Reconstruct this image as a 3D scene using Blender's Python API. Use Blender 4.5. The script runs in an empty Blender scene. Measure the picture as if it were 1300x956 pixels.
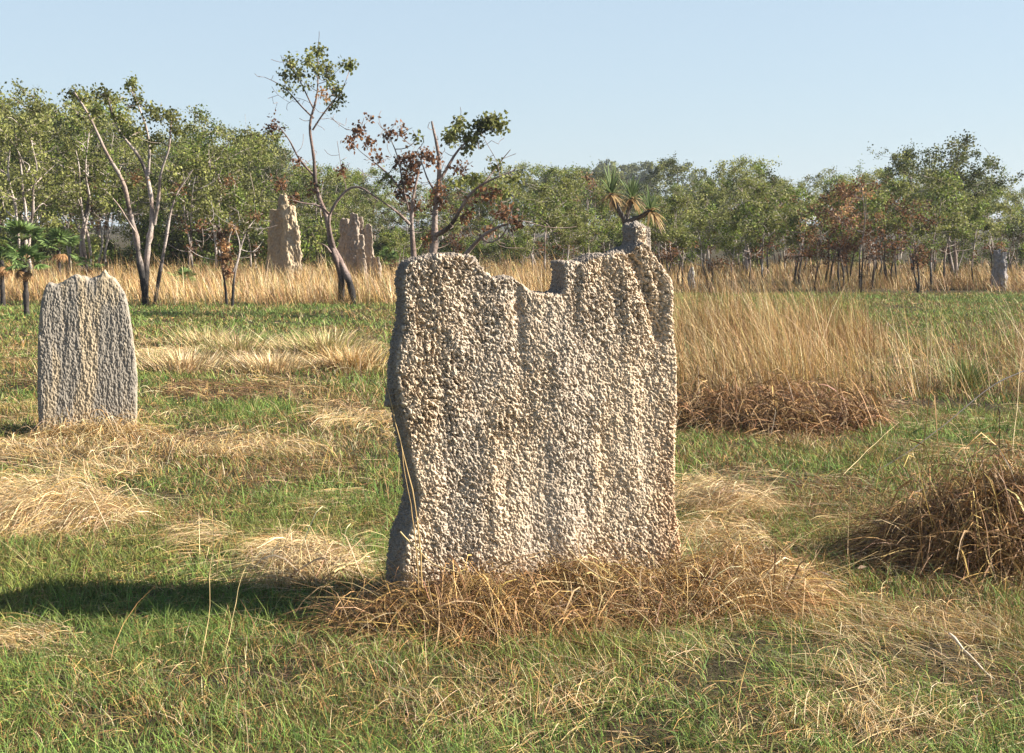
import bpy, math, random
import numpy as np
from mathutils import Vector, Euler, Matrix

R = np.random.default_rng(7)
random.seed(7)
sc = bpy.context.scene
COL = sc.collection

# ------------------------------------------------------------------ camera geometry
PW, PH, F, HZ, CH = 1300.0, 956.0, 1806.0, 285.0, 1.65
TH = math.atan((PH / 2 - HZ) / F)
ct, st = math.cos(TH), math.sin(TH)

def ray(u, v):
    x = (u - PW / 2) / F
    y = -(v - PH / 2) / F
    return np.array([x, ct + y * st, -st + y * ct])

def P(u, v, d):
    """World point seen at photo pixel (u, v), at distance d along +Y."""
    r = ray(u, v)
    k = d / r[1]
    return np.array([r[0] * k, d, CH + r[2] * k])

def G(u, v):
    """Ground point at photo pixel (u, v)."""
    r = ray(u, v)
    k = -CH / r[2]
    return np.array([r[0] * k, r[1] * k, 0.0])

def uv_of(x, y):
    """photo-like map coordinates of ground points (arrays): u, v"""
    zc = y * ct + CH * st
    yc = y * st - CH * ct
    return PW / 2 + F * x / zc, PH / 2 - F * yc / zc

# ------------------------------------------------------------------ noise
def _h(ix, iy, iz, s):
    h = (ix.astype(np.int64) * 374761393 + iy.astype(np.int64) * 668265263 + iz.astype(np.int64) * 2147483647 * 3 + s * 974634777) & 0xFFFFFFFF
    h = ((h ^ (h >> 13)) * 1274126177) & 0xFFFFFFFF
    h = ((h ^ (h >> 16)) * 2246822519) & 0xFFFFFFFF
    return (h ^ (h >> 15)) & 0xFFFFFFFF

def hf(ix, iy, iz, s):
    return _h(ix, iy, iz, s).astype(np.float64) / 4294967295.0

def vnoise(p, s=0):
    i = np.floor(p); f = p - i; f = f * f * (3 - 2 * f)
    ix, iy, iz = i[:, 0], i[:, 1], i[:, 2]
    out = 0
    for a in (0, 1):
        wa = f[:, 0] if a else 1 - f[:, 0]
        for b in (0, 1):
            wb = f[:, 1] if b else 1 - f[:, 1]
            for c in (0, 1):
                wc = f[:, 2] if c else 1 - f[:, 2]
                out = out + wa * wb * wc * hf(ix + a, iy + b, iz + c, s)
    return out

def fbm(p, s=0, o=4):
    a, t, n = 1.0, 0.0, 0.0
    for k in range(o):
        t = t + a * vnoise(p * (2.03 ** k) + 17.3 * k, s + k); n += a; a *= 0.5
    return t / n

def n2(x, y, sc_, s=0, o=3):
    return fbm(np.stack([x * sc_, y * sc_, np.full_like(x, 0.37)], 1), s, o)

def worley(p, s=0):
    i = np.floor(p)
    f1 = np.full(len(p), 9.0); f2 = np.full(len(p), 9.0); idv = np.zeros(len(p))
    for a in (-1, 0, 1):
        for b in (-1, 0, 1):
            for c in (-1, 0, 1):
                q = i + np.array([a, b, c])
                fx = np.stack([hf(q[:, 0], q[:, 1], q[:, 2], s + k) for k in (1, 2, 3)], 1)
                d = np.sqrt(((q + fx - p) ** 2).sum(1))
                m = d < f1
                f2 = np.where(m, f1, np.minimum(f2, d))
                idv = np.where(m, hf(q[:, 0], q[:, 1], q[:, 2], s + 9), idv)
                f1 = np.where(m, d, f1)
    return f1, f2, idv

# ------------------------------------------------------------------ mesh / object helpers
def mesh_np(name, V, faces, mat, col=None, smooth=False):
    """faces: list of int arrays (N,k)"""
    me = bpy.data.meshes.new(name)
    V = np.asarray(V, dtype=np.float32)
    me.vertices.add(len(V)); me.vertices.foreach_set('co', V.ravel())
    li = np.concatenate([f.ravel() for f in faces]).astype(np.int32)
    tot = np.concatenate([np.full(len(f), f.shape[1], dtype=np.int32) for f in faces])
    stt = np.concatenate([[0], np.cumsum(tot)[:-1]]).astype(np.int32)
    me.loops.add(len(li)); me.loops.foreach_set('vertex_index', li)
    me.polygons.add(len(tot)); me.polygons.foreach_set('loop_start', stt)
    me.update(calc_edges=True)
    if smooth:
        me.polygons.foreach_set('use_smooth', np.ones(len(tot), dtype=bool))
    if col is not None:
        at = me.attributes.new('Col', 'FLOAT_COLOR', 'POINT')
        c = np.ones((len(V), 4), dtype=np.float32); c[:, :3] = col
        at.data.foreach_set('color', c.ravel())
    me.materials.append(mat)
    return me

def link(name, me, parent=None, loc=None):
    o = bpy.data.objects.new(name, me); COL.objects.link(o)
    if parent is not None: o.parent = parent
    if loc is not None: o.location = loc
    return o

def tag(o, label=None, cat=None, group=None, kind=None):
    if label: o['label'] = label
    if cat: o['category'] = cat
    if group: o['group'] = group
    if kind: o['kind'] = kind
    return o

def empty(name, loc, label, cat, group=None):
    o = bpy.data.objects.new(name, None); COL.objects.link(o)
    o.location = loc; o.empty_display_size = 0.2
    return tag(o, label, cat, group)

def copy_thing(o, loc, rz=0, s=1.0, sz=None, label=None, group=None):
    c = o.copy(); COL.objects.link(c)
    c.location = loc; c.rotation_euler = (0, 0, rz); c.scale = (s, s, sz or s)
    if label: c['label'] = label
    if group: c['group'] = group
    for ch in list(o.children):
        k = ch.copy(); COL.objects.link(k); k.parent = c
    return c

# ------------------------------------------------------------------ materials
def nt(name):
    m = bpy.data.materials.new(name); m.use_nodes = True
    t = m.node_tree; t.nodes.clear()
    return m, t, t.nodes.new

def attr_mat(name, rough=0.7, transl=0.0, spec=0.25, nscale=30.0, namt=0.25, bump=0.0):
    m, t, N = nt(name)
    out = N('ShaderNodeOutputMaterial'); pr = N('ShaderNodeBsdfPrincipled')
    at = N('ShaderNodeAttribute'); at.attribute_name = 'Col'
    tc = N('ShaderNodeTexCoord'); no = N('ShaderNodeTexNoise'); no.inputs['Scale'].default_value = nscale
    no.inputs['Detail'].default_value = 3
    mr = N('ShaderNodeMapRange'); mr.inputs['From Min'].default_value = 0.3; mr.inputs['From Max'].default_value = 0.7
    mr.inputs['To Min'].default_value = 1 - namt; mr.inputs['To Max'].default_value = 1 + namt
    mx = N('ShaderNodeVectorMath'); mx.operation = 'SCALE'
    L = t.links.new
    L(tc.outputs['Object'], no.inputs['Vector']); L(no.outputs['Fac'], mr.inputs['Value'])
    L(at.outputs['Color'], mx.inputs[0]); L(mr.outputs[0], mx.inputs['Scale'])
    L(mx.outputs[0], pr.inputs['Base Color'])
    pr.inputs['Roughness'].default_value = rough
    pr.inputs['Specular IOR Level'].default_value = spec
    if bump:
        bp = N('ShaderNodeBump'); bp.inputs['Distance'].default_value = bump; bp.inputs['Strength'].default_value = 0.8
        L(no.outputs['Fac'], bp.inputs['Height']); L(bp.outputs[0], pr.inputs['Normal'])
    if transl > 0:
        tr = N('ShaderNodeBsdfTranslucent'); mix = N('ShaderNodeMixShader'); mix.inputs[0].default_value = transl
        L(mx.outputs[0], tr.inputs['Color']); L(pr.outputs[0], mix.inputs[1]); L(tr.outputs[0], mix.inputs[2])
        L(mix.outputs[0], out.inputs['Surface'])
    else:
        L(pr.outputs[0], out.inputs['Surface'])
    return m

M_grass = attr_mat('grass_blades', 0.7, 0.2, 0.1, 9, 0.15)
M_straw = attr_mat('dry_straw', 0.6, 0.12, 0.25, 12, 0.15)
M_leaf = attr_mat('tree_leaves', 0.6, 0.35, 0.2, 4, 0.2)
M_bark = attr_mat('tree_bark', 0.85, 0.0, 0.15, 26, 0.35, 0.01)
M_mound = attr_mat('termite_earth', 0.95, 0.0, 0.05, 150, 0.2, 0.005)
M_mound_far = attr_mat('weathered_termite_earth', 0.95, 0.0, 0.05, 18, 0.2, 0.01)

def ground_mat():
    m, t, N = nt('scorched_soil')
    out = N('ShaderNodeOutputMaterial'); pr = N('ShaderNodeBsdfPrincipled'); L = t.links.new
    tc = N('ShaderNodeTexCoord')
    n1 = N('ShaderNodeTexNoise'); n1.inputs['Scale'].default_value = 0.9; n1.inputs['Detail'].default_value = 8; n1.inputs['Roughness'].default_value = 0.65
    r1 = N('ShaderNodeValToRGB'); e = r1.color_ramp.elements
    e[0].position = 0.33; e[0].color = (0.035, 0.027, 0.018, 1); e[1].position = 0.7; e[1].color = (0.11, 0.08, 0.045, 1)
    x = r1.color_ramp.elements.new(0.5); x.color = (0.05, 0.042, 0.022, 1)
    n2_ = N('ShaderNodeTexNoise'); n2_.inputs['Scale'].default_value = 45; n2_.inputs['Detail'].default_value = 6
    r2 = N('ShaderNodeMapRange'); r2.inputs['To Min'].default_value = 0.55; r2.inputs['To Max'].default_value = 1.45
    vm = N('ShaderNodeVectorMath'); vm.operation = 'SCALE'
    bp = N('ShaderNodeBump'); bp.inputs['Distance'].default_value = 0.03
    L(tc.outputs['Object'], n1.inputs['Vector']); L(tc.outputs['Object'], n2_.inputs['Vector'])
    L(n1.outputs['Fac'], r1.inputs['Fac']); L(n2_.outputs['Fac'], r2.inputs['Value'])
    L(r1.outputs['Color'], vm.inputs[0]); L(r2.outputs[0], vm.inputs['Scale'])
    L(vm.outputs[0], pr.inputs['Base Color']); L(n2_.outputs['Fac'], bp.inputs['Height']); L(bp.outputs[0], pr.inputs['Normal'])
    pr.inputs['Roughness'].default_value = 0.95; pr.inputs['Specular IOR Level'].default_value = 0.1
    L(pr.outputs[0], out.inputs['Surface'])
    return m
M_ground = ground_mat()

# ------------------------------------------------------------------ ground
def gz(x, y):
    """ground height"""
    x = np.asarray(x, float); y = np.asarray(y, float)
    k = np.clip((60 - y) / 40, 0, 1)
    return (n2(np.atleast_1d(x).ravel(), np.atleast_1d(y).ravel(), 0.55, 3, 3) - 0.5).reshape(np.shape(np.atleast_1d(x))) * 0.10 * np.atleast_1d(k)

def gz1(x, y): return float(gz(np.array([x]), np.array([y]))[0])

def axis(a, b, fine0, fine1, step, grow=1.35):
    pts = list(np.arange(fine0, fine1, step)); s = step; p = pts[-1]
    while p < b: s *= grow; p += s; pts.append(min(p, b))
    s = step; p = pts[0]; pre = []
    while p > a: s *= grow; p -= s; pre.append(max(p, a))
    return np.array(pre[::-1] + pts)
gx = axis(-900, 900, -12, 12, 0.25); gy = axis(-60, 1500, 2, 34, 0.25)
XX, YY = np.meshgrid(gx, gy)
ZZ = gz(XX.ravel(), YY.ravel()).reshape(XX.shape)
Vg = np.stack([XX.ravel(), YY.ravel(), ZZ.ravel()], 1)
nx, ny = len(gx), len(gy)
ii = (np.arange(ny - 1)[:, None] * nx + np.arange(nx - 1)[None]).ravel()
Fg = np.stack([ii, ii + 1, ii + nx + 1, ii + nx], 1)
tag(link('ground', mesh_np('ground', Vg, [Fg], M_ground, smooth=True)), 'scorched brown earth under the grass of the flood plain', 'ground', kind='structure')

# ------------------------------------------------------------------ ribbons (grass blades, stalks, straw)
def ribbon(path, width, perp, col, tip=0.12, base=0.8):
    """path (N,S,3), width (N,), perp (N,3), col (N,3) -> V, F, C"""
    N, S, _ = path.shape
    t = np.linspace(0, 1, S)
    prof = np.where(t < 0.35, base + (1 - base) * t / 0.35, 1 - (1 - tip) * ((t - 0.35) / 0.65) ** 1.4)
    off = perp[:, None, :] * (width[:, None] * prof[None])[:, :, None] * 0.5
    V = np.stack([path - off, path + off], 2).reshape(-1, 3)
    k = (np.arange(N)[:, None] * (2 * S) + np.arange(S - 1)[None] * 2).ravel()
    Fq = np.stack([k, k + 1, k + 3, k + 2], 1)
    C = np.repeat(col, 2 * S, axis=0)
    return V, Fq, C

class Acc:
    def __init__(s): s.V, s.F, s.C, s.n = [], [], [], 0
    def add(s, V, Fq, C):
        s.V.append(V); s.F.append(Fq + s.n); s.C.append(C); s.n += len(V)
    def mesh(s, name, mat, smooth=False):
        fs = {}
        for f in s.F: fs.setdefault(f.shape[1], []).append(f)
        return mesh_np(name, np.concatenate(s.V), [np.concatenate(v) for v in fs.values()], mat, np.concatenate(s.C), smooth)

def blades(pos, h, w, heading, lean, bend, col, S=3):
    """upright blades that lean and bend over"""
    N = len(pos); t = np.linspace(0, 1, S)[None, :, None]
    d = np.stack([np.cos(heading), np.sin(heading), np.zeros(N)], 1)[:, None, :]
    hh = h[:, None, None]
    hor = (lean[:, None, None] * t + bend[:, None, None] * t ** 2) * hh
    ver = hh * t * (1 - 0.35 * np.minimum(bend[:, None, None], 1.6) * t ** 1.5)
    path = pos[:, None, :] + d * hor + np.array([0, 0, 1.0]) * ver
    a = heading + R.uniform(0.3, 2.8, N)
    perp = np.stack([np.cos(a), np.sin(a), np.zeros(N)], 1)
    return ribbon(path, w, perp, col)

def pick(pal, n, jit=0.22):
    pal = np.array(pal); c = pal[R.integers(0, len(pal), n)]
    return np.clip(c * (1 + R.normal(0, jit, (n, 1))) * (1 + R.normal(0, 0.06, (n, 3))), 0.004, 0.9)

def lies(pos, length, heading, arch, wob, col, w, S=6, wav=0.5):
    """strands lying on the ground, following heading, arching by `arch`"""
    N = len(pos); t = np.linspace(0, 1, S)
    hd = heading[:, None] + wav * R.normal(0, 1, (N, 1)) * t[None] ** 1.3 + 0.13 * R.normal(0, 1, (N, 1)) * np.sin(t * 5)[None]
    step = (length / (S - 1))[:, None]
    dx = np.cumsum(np.cos(hd) * step, 1) - np.cos(hd[:, :1]) * step
    dy = np.cumsum(np.sin(hd) * step, 1) - np.sin(hd[:, :1]) * step
    z = arch[:, None] * np.sin(np.pi * np.minimum(t[None] * R.uniform(0.75, 1.1, (N, 1)), 1)) + wob * R.uniform(0, 1, (N, 1))
    path = np.stack([pos[:, :1] + dx, pos[:, 1:2] + dy, pos[:, 2:3] + z], 2)
    a = heading + np.pi / 2
    tilt = R.normal(0, 0.9, N)
    perp = np.stack([np.cos(a) * np.cos(tilt), np.sin(a) * np.cos(tilt), np.sin(tilt)], 1)
    return ribbon(path, w, perp, col, tip=0.3)

# palettes (linear base colours)
GREEN = [(0.165, 0.225, 0.05), (0.12, 0.17, 0.045), (0.20, 0.25, 0.07), (0.13, 0.185, 0.07), (0.24, 0.25, 0.09)]
PALE = [(0.62, 0.47, 0.26), (0.55, 0.40, 0.21), (0.50, 0.35, 0.17), (0.68, 0.54, 0.33)]
GOLD = [(0.50, 0.32, 0.11), (0.42, 0.255, 0.085), (0.56, 0.38, 0.15), (0.36, 0.215, 0.075)]
RUST = [(0.30, 0.17, 0.07), (0.24, 0.13, 0.055), (0.36, 0.21, 0.09), (0.19, 0.11, 0.05)]
BROWN = [(0.20, 0.12, 0.06), (0.15, 0.09, 0.045), (0.27, 0.165, 0.08), (0.11, 0.065, 0.035)]
CHAR = [(0.03, 0.026, 0.022), (0.05, 0.042, 0.035)]

# ---- layout maps, patches as (u, v, ru, rv, strength)
STRAW_P = [(55, 640, 95, 42, 1.0), (120, 605, 70, 18, .8), (250, 685, 55, 26, .7), (392, 718, 58, 36, 1.1), (30, 820, 70, 20, .8),
           (330, 565, 200, 20, .9), (110, 575, 150, 22, .8), (455, 545, 60, 36, .8), (300, 605, 45, 14, .6), (380, 650, 30, 16, .5),
           (915, 637, 52, 20, 1.1), (925, 690, 70, 26, .9), (950, 755, 80, 36, .7), (700, 862, 240, 18, .55), (850, 842, 110, 12, .5),
           (1160, 805, 130, 40, .5), (1260, 845, 100, 40, .55), (1120, 862, 90, 16, .6), (620, 905, 200, 16, .5), (1100, 930, 160, 24, .6), (150, 920, 110, 15, .5),
           (230, 455, 90, 20, .9), (330, 462, 130, 20, 1.0), (440, 450, 60, 26, .9), (210, 530, 60, 10, .5), (1000, 560, 70, 10, .4), (60, 560, 90, 14, .7), (520, 760, 60, 22, .6)]
RUST_P = [(340, 500, 160, 12, 1.0), (430, 512, 70, 14, .8), (20, 475, 60, 18, .8), (380, 600, 110, 14, .7), (170, 560, 120, 12, .6),
          (1000, 520, 170, 44, .8), (690, 770, 240, 44, .8), (1240, 690, 160, 62, .9), (960, 640, 40, 40, .3), (1060, 640, 60, 30, .4), (100, 690, 60, 20, .4), (430, 770, 60, 20, .4)]
def patch_map(u, v, L, soft=1.0):
    m = np.zeros_like(u); q_ = np.stack([u / 70, v / 22, 0 * u + 0.5], 1)
    u = u + 110 * (fbm(q_, 401, 3) - 0.5); v = v + 46 * (fbm(q_, 402, 3) - 0.5)
    for (a, b, ru, rv, s) in L:
        q = ((u - a) / ru) ** 2 + ((v - b) / rv) ** 2
        m = np.maximum(m, s * np.clip(1.45 - q * soft, 0, 1))
    return m

def scatter(y0, y1, dens, margin=1.2):
    """random ground points between depths y0 and y1 inside a widened wedge"""
    hw = lambda y: 0.37 * y + margin
    A = (hw(y0) + hw(y1)) * (y1 - y0)
    n = int(A * dens * 1.0)
    y = y0 + (y1 - y0) * R.random(int(n * 1.35)); x = (R.random(len(y)) * 2 - 1) * hw(y1)
    k = np.abs(x) < hw(y)
    return x[k], y[k]

def tall_mask(u, v, x, y):
    """0..1 cover of tall golden grass"""
    e = 26 * (n2(x, y, 0.35, 50, 3) - 0.5)
    left = np.clip((388 + e - v) / 10, 0, 1) * np.clip((v - 342) / 6, 0, 1) * (u < 620)
    mid = np.clip((390 + e - v) / 10, 0, 1) * np.clip((v - 338) / 6, 0, 1) * (u >= 620) * (u < 850)
    r1 = np.clip((508 + e - v) / 14, 0, 1) * np.clip((v - 420 - np.clip(u - 1070, 0, 80) * 0.16 - 0.6 * e) / 22, 0, 1) * (u >= 850)
    r2 = np.clip((374 + 0.6 * e - v) / 8, 0, 1) * (u >= 850) * 0.6
    return np.clip(np.maximum.reduce([left, mid, r1, r2]), 0, 1)

# ---------------------------------------------- short grass (stuff)
acc = Acc(); acs = Acc()
for (y0, y1, dens, wmul) in ((3.6, 6.0, 9000, 0.75), (6.0, 8.5, 6800, 0.9), (8.5, 13, 3300, 1.35), (13, 20, 1300, 2.2), (20, 34, 520, 3.4)):
    x, y = scatter(y0, y1, dens)
    u, v = uv_of(x, y)
    tm = tall_mask(u, v, x, y); sm = patch_map(u, v, STRAW_P); rm = patch_map(u, v, RUST_P)
    cl = n2(x, y, 1.3, 11, 3); fine = n2(x, y, 5.0, 14, 2)
    p = np.clip(0.52 + 4.2 * (0.55 * cl + 0.45 * fine - 0.42), 0.10, 1) * (1 - 0.6 * np.clip(sm, 0, 1)) * (1 - 0.6 * np.clip(rm, 0, 1)) * (1 - 0.75 * tm)
    k = R.random(len(x)) < p
    x, y, u, v, cl, sm, rm, fine = [q[k] for q in (x, y, u, v, cl, sm, rm, fine)]
    n = len(x)
    pos = np.stack([x, y, gz(x, y) - 0.005], 1)
    h = R.gamma(3.2, 0.0115, n) * (0.6 + 1.0 * fine) * np.where(y > 13, 1.25, 1) + 0.015
    w = R.uniform(0.0025, 0.0055, n) * wmul
    col = pick(GREEN, n)
    col = col * np.array([0.96, 1.04, 0.9]) * (0.70 + 0.68 * n2(x, y, 1.9, 18, 3))[:, None] * np.where((n2(x, y, 0.8, 19, 2) > 0.56)[:, None], np.array([1.1, 0.92, 0.95]), np.array([1.0, 1.0, 1.0]))
    # some blades have dried off
    dryf = np.clip(0.20 + 0.4 * sm + 0.4 * rm + 1.5 * (n2(x, y, 0.9, 21, 3) - 0.5), 0.05, 0.9)
    kd = R.random(n) < dryf
    dry = pick(PALE + GOLD + RUST, n)
    col = np.where(kd[:, None], dry * 0.75, col)
    acc.add(*blades(pos, h, w, R.uniform(0, 6.28, n), R.uniform(0, 0.55, n), R.gamma(2, 0.3, n), col))
    # litter: thin dead bits lying between the blades
    x, y = scatter(y0, y1, dens * (0.22 if y0 < 8 else 0.12))
    u, v = uv_of(x, y); tm = tall_mask(u, v, x, y)
    kk = R.random(len(x)) < np.clip(0.3 + 2 * (n2(x, y, 0.9, 31, 3) - 0.4), 0.12, 1)
    x, y = x[kk], y[kk]; n = len(x)
    pos = np.stack([x, y, gz(x, y) + 0.004], 1)
    acs.add(*lies(pos, R.uniform(0.03, 0.16, n), R.uniform(0, 6.28, n), R.uniform(0, 0.02, n), 0.02, pick(PALE[1:3] + GOLD + RUST + BROWN, n), R.uniform(0.0015, 0.0035, n) * wmul, 4))
tag(link('short_grass', acc.mesh('short_grass', M_grass)), 'short green grass regrowing over the burnt plain', 'grass', kind='stuff')

# ---------------------------------------------- matted straw (stuff)
for (y0, y1, dens, wm) in ((3.6, 6.0, 3600, 0.9), (6.0, 8.5, 3000, 1.0), (8.5, 13, 1700, 1.5), (13, 20, 700, 2.3)):
    x, y = scatter(y0, y1, dens); u, v = uv_of(x, y)
    tm = tall_mask(u, v, x, y); sm = patch_map(u, v, STRAW_P); rm = patch_map(u, v, RUST_P)
    nz = n2(x, y, 1.1, 41, 4)
    p = np.clip(np.maximum(sm, rm) * 1.9 * (nz - 0.20) * 1.6 - 0.40, 0, 1) + 0.30 * np.clip((nz - 0.57) * 7, 0, 1) + 0.012
    k = R.random(len(x)) < p
    x, y, u, v, sm, rm = [q[k] for q in (x, y, u, v, sm, rm)]; n = len(x)
    hd = 6.0 * (n2(x, y, 0.45, 43, 2) - 0.5) + 2.9 + R.normal(0, 0.55, n)
    pos = np.stack([x, y, gz(x, y) + 0.01], 1)
    isr = R.random(n) < rm / (rm + sm + 0.15)
    col = np.where(isr[:, None], pick(RUST + BROWN, n), pick(PALE + PALE + GOLD, n))
    hump = np.clip(np.maximum(sm, rm), 0, 1)
    acs.add(*lies(pos, R.uniform(0.06, 0.30, n), hd, R.gamma(2, 0.010, n) * (0.5 + hump), 0.015 + 0.04 * hump[:, None], col, R.uniform(0.0010, 0.0024, n) * wm, 6, 0.4))
# wispy dry stems standing up among the grass
for (y0, y1, dens, wm) in ((3.8, 8.5, 30, 1.0), (8.5, 14, 40, 1.5), (14, 27, 30, 2.4)):
    x, y = scatter(y0, y1, dens); u, v = uv_of(x, y)
    p = np.clip(0.15 + patch_map(u, v, STRAW_P) + 2.0 * (n2(x, y, 0.8, 47, 3) - 0.5), 0.05, 1)
    k = R.random(len(x)) < p; x, y = x[k], y[k]; n = len(x)
    acs.add(*blades(np.stack([x, y, gz(x, y)], 1), R.uniform(0.08, 0.32, n), R.uniform(0.0012, 0.0024, n) * wm, R.uniform(0, 6.28, n), R.uniform(0, 0.9, n), R.gamma(1.5, 0.3, n), pick(PALE + GOLD + RUST, n), 5))
tag(link('straw_grass', acs.mesh('straw_grass', M_straw)), 'flattened pale dry straw matted in swirls between the green grass', 'straw', kind='stuff')

# ---------------------------------------------- tall golden grass (stuff)
act = Acc()
for (y0, y1, dens, wm) in ((12, 16, 850, 1.0), (16, 22, 520, 1.3), (22, 30, 340, 1.8), (30, 40, 240, 2.6), (40, 56, 110, 3.6)):
    x, y = scatter(y0, y1, dens, 2.0); u, v = uv_of(x, y)
    tm = tall_mask(u, v, x, y)
    cl = 0.5 * n2(x, y, 0.9, 61, 3) + 0.5 * n2(x, y, 0.38, 64, 2)
    p = tm * np.clip(0.34 + 4.5 * (cl - 0.46), 0.04, 1) * np.where((u > 850) & (y < 26), np.interp(u, [860, 1080, 1200, 1300], [0.85, 0.8, 0.68, 0.65]), 1)
    k = R.random(len(x)) < p; x, y, u, v, cl = [q[k] for q in (x, y, u, v, cl)]; n = len(x)
    right = (u > 850)
    h = R.gamma(9, 0.071, n) * (0.35 + 0.7 * cl + 0.7 * n2(x, y, 2.6, 69, 2)) * np.where(y < 26, 1.15, np.where(right, 0.45, 0.62)) * np.where((u > 850) & (y < 26), np.interp(u, [860, 1000, 1140, 1300], [1.08, 0.95, 0.72, 0.72]) * (0.75 + 0.5 * n2(x, y, 1.7, 67, 2)), 1)
    h = np.where(R.random(n) < 0.05, h * 1.4, h)
    h = np.minimum(h, 1.15)
    w = R.uniform(0.0024, 0.0048, n) * wm
    col = np.where(((R.random(n) < 0.32 + 1.8 * (n2(x, y, 0.45, 63, 3) - 0.5)))[:, None], pick(RUST, n), np.where((R.random(n) < 0.45)[:, None], pick(PALE, n), pick(GOLD, n)))
    col = np.where((R.random(n) < 0.05)[:, None], pick(GREEN, n), col)
    hd = 3.0 + 7.0 * (n2(x, y, 0.7, 73, 2) - 0.5) + R.normal(0, 0.8, n)
    act.add(*blades(np.stack([x, y, gz(x, y)], 1), h, w, hd, R.gamma(1.4, 0.13, n) * (0.3 + 1.6 * n2(x, y, 1.4, 74, 2)), R.gamma(1.4, 0.2, n), col, 4))
    # lower, bushier leaf layer
    m = int(n * 0.9); s = R.integers(0, n, m)
    xx = x[s] + R.normal(0, 0.08, m); yy = y[s] + R.normal(0, 0.08, m)
    act.add(*blades(np.stack([xx, yy, gz(xx, yy)], 1), h[s] * R.uniform(0.25, 0.6, m), R.uniform(0.003, 0.006, m) * wm, R.uniform(0, 6.28, m), R.uniform(0.1, 0.8, m), R.gamma(2, 0.35, m), pick(GOLD + RUST, m), 4))
tag(link('tall_grass', act.mesh('tall_grass', M_straw)), 'tall golden dry spear grass standing along the tree line', 'tall grass', kind='stuff')

# ------------------------------------------------------------------ termite mounds
def eval_mesh(name, bm_verts, bm_faces, voxel, smooth_it, sub):
    me = bpy.data.meshes.new(name); me.from_pydata([tuple(v) for v in bm_verts], [], bm_faces); me.update()
    o = bpy.data.objects.new(name, me); COL.objects.link(o)
    m = o.modifiers.new('r', 'REMESH'); m.mode = 'VOXEL'; m.voxel_size = voxel
    if smooth_it:
        m = o.modifiers.new('s', 'SMOOTH'); m.factor = 0.5; m.iterations = smooth_it
    if sub:
        m = o.modifiers.new('u', 'SUBSURF'); m.levels = sub; m.render_levels = sub
    dg = bpy.context.evaluated_depsgraph_get(); dg.update()
    e = bpy.data.meshes.new_from_object(o.evaluated_get(dg))
    bpy.data.objects.remove(o); bpy.data.meshes.remove(me)
    n = len(e.vertices); V = np.empty(n * 3); e.vertices.foreach_get('co', V)
    Nn = np.empty(n * 3); e.vertex_normals.foreach_get('vector', Nn)
    nl = len(e.loops); li = np.empty(nl, dtype=np.int32); e.loops.foreach_get('vertex_index', li)
    Fq = li.reshape(-1, 4) if nl == 4 * len(e.polygons) else None
    if Fq is None:
        fs = [list(p.vertices) for p in e.polygons]
        q = [np.array([f for f in fs if len(f) == k]) for k in (3, 4)]
        Fq = [a for a in q if len(a)]
    else: Fq = [Fq]
    bpy.data.meshes.remove(e)
    return V.reshape(-1, 3), Nn.reshape(-1, 3), Fq

def slab(outline, C, ang, tb, tt, ztop, tipin=0.0):
    """prism whose front face is a traced outline in a vertical plane through C, turned by ang; thickness tb at ground, tt at top"""
    dx = np.array([math.cos(ang), math.sin(ang), 0]); nb = np.array([-math.sin(ang), math.cos(ang), 0])
    pts = []
    for (u, v) in outline:
        r = ray(u, v); o = np.array([0, 0, CH])
        k = np.dot(C - o, nb) / np.dot(r, nb); pts.append(o + r * k)
    pts = np.array(pts); pts[:, 2] = np.where(pts[:, 2] < 0.12, -0.12, pts[:, 2])
    n = len(pts); tz = np.clip(pts[:, 2] / ztop, 0, 1)
    T = tb + (tt - tb) * tz
    fr = pts + nb * (0.22 * (tb - T))[:, None]
    bk = fr + nb * T[:, None]
    V = np.concatenate([fr, bk])
    Fc = [list(range(n)), list(range(2 * n - 1, n - 1, -1))] + [[i, i + n, (i + 1) % n + n, (i + 1) % n] for i in range(n)]
    return V, Fc, dx, nb

def box_taper(c, ax, hx, hy, z0, z1, sx, sy, lean=(0, 0), n=10, sq=0.7):
    """tapered rounded pillar: centre c (x,y), axis angle ax, half sizes at base, height range, top scale"""
    V, Fc = [], []
    lev = 6
    for j in range(lev):
        t = j / (lev - 1); k = (1 - t) + t * sx; k2 = (1 - t) + t * sy
        for i in range(n):
            a = 2 * math.pi * i / n
            px, py = hx * k * math.copysign(abs(math.cos(a)) ** sq, math.cos(a)), hy * k2 * math.copysign(abs(math.sin(a)) ** sq, math.sin(a))
            V.append((c[0] + lean[0] * t + px * math.cos(ax) - py * math.sin(ax), c[1] + lean[1] * t + px * math.sin(ax) + py * math.cos(ax), z0 + (z1 - z0) * t))
    for j in range(lev - 1):
        for i in range(n):
            Fc.append([j * n + i, j * n + (i + 1) % n, (j + 1) * n + (i + 1) % n, (j + 1) * n + i])
    Fc.append(list(range(n))[::-1]); Fc.append([(lev - 1) * n + i for i in range(n)])
    return np.array(V), Fc

def merge(*parts):
    V, Fc, k = [], [], 0
    for v, f in parts:
        V.extend([tuple(p) for p in v]); Fc += [[i + k for i in q] for q in f]; k += len(v)
    return V, Fc

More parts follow.
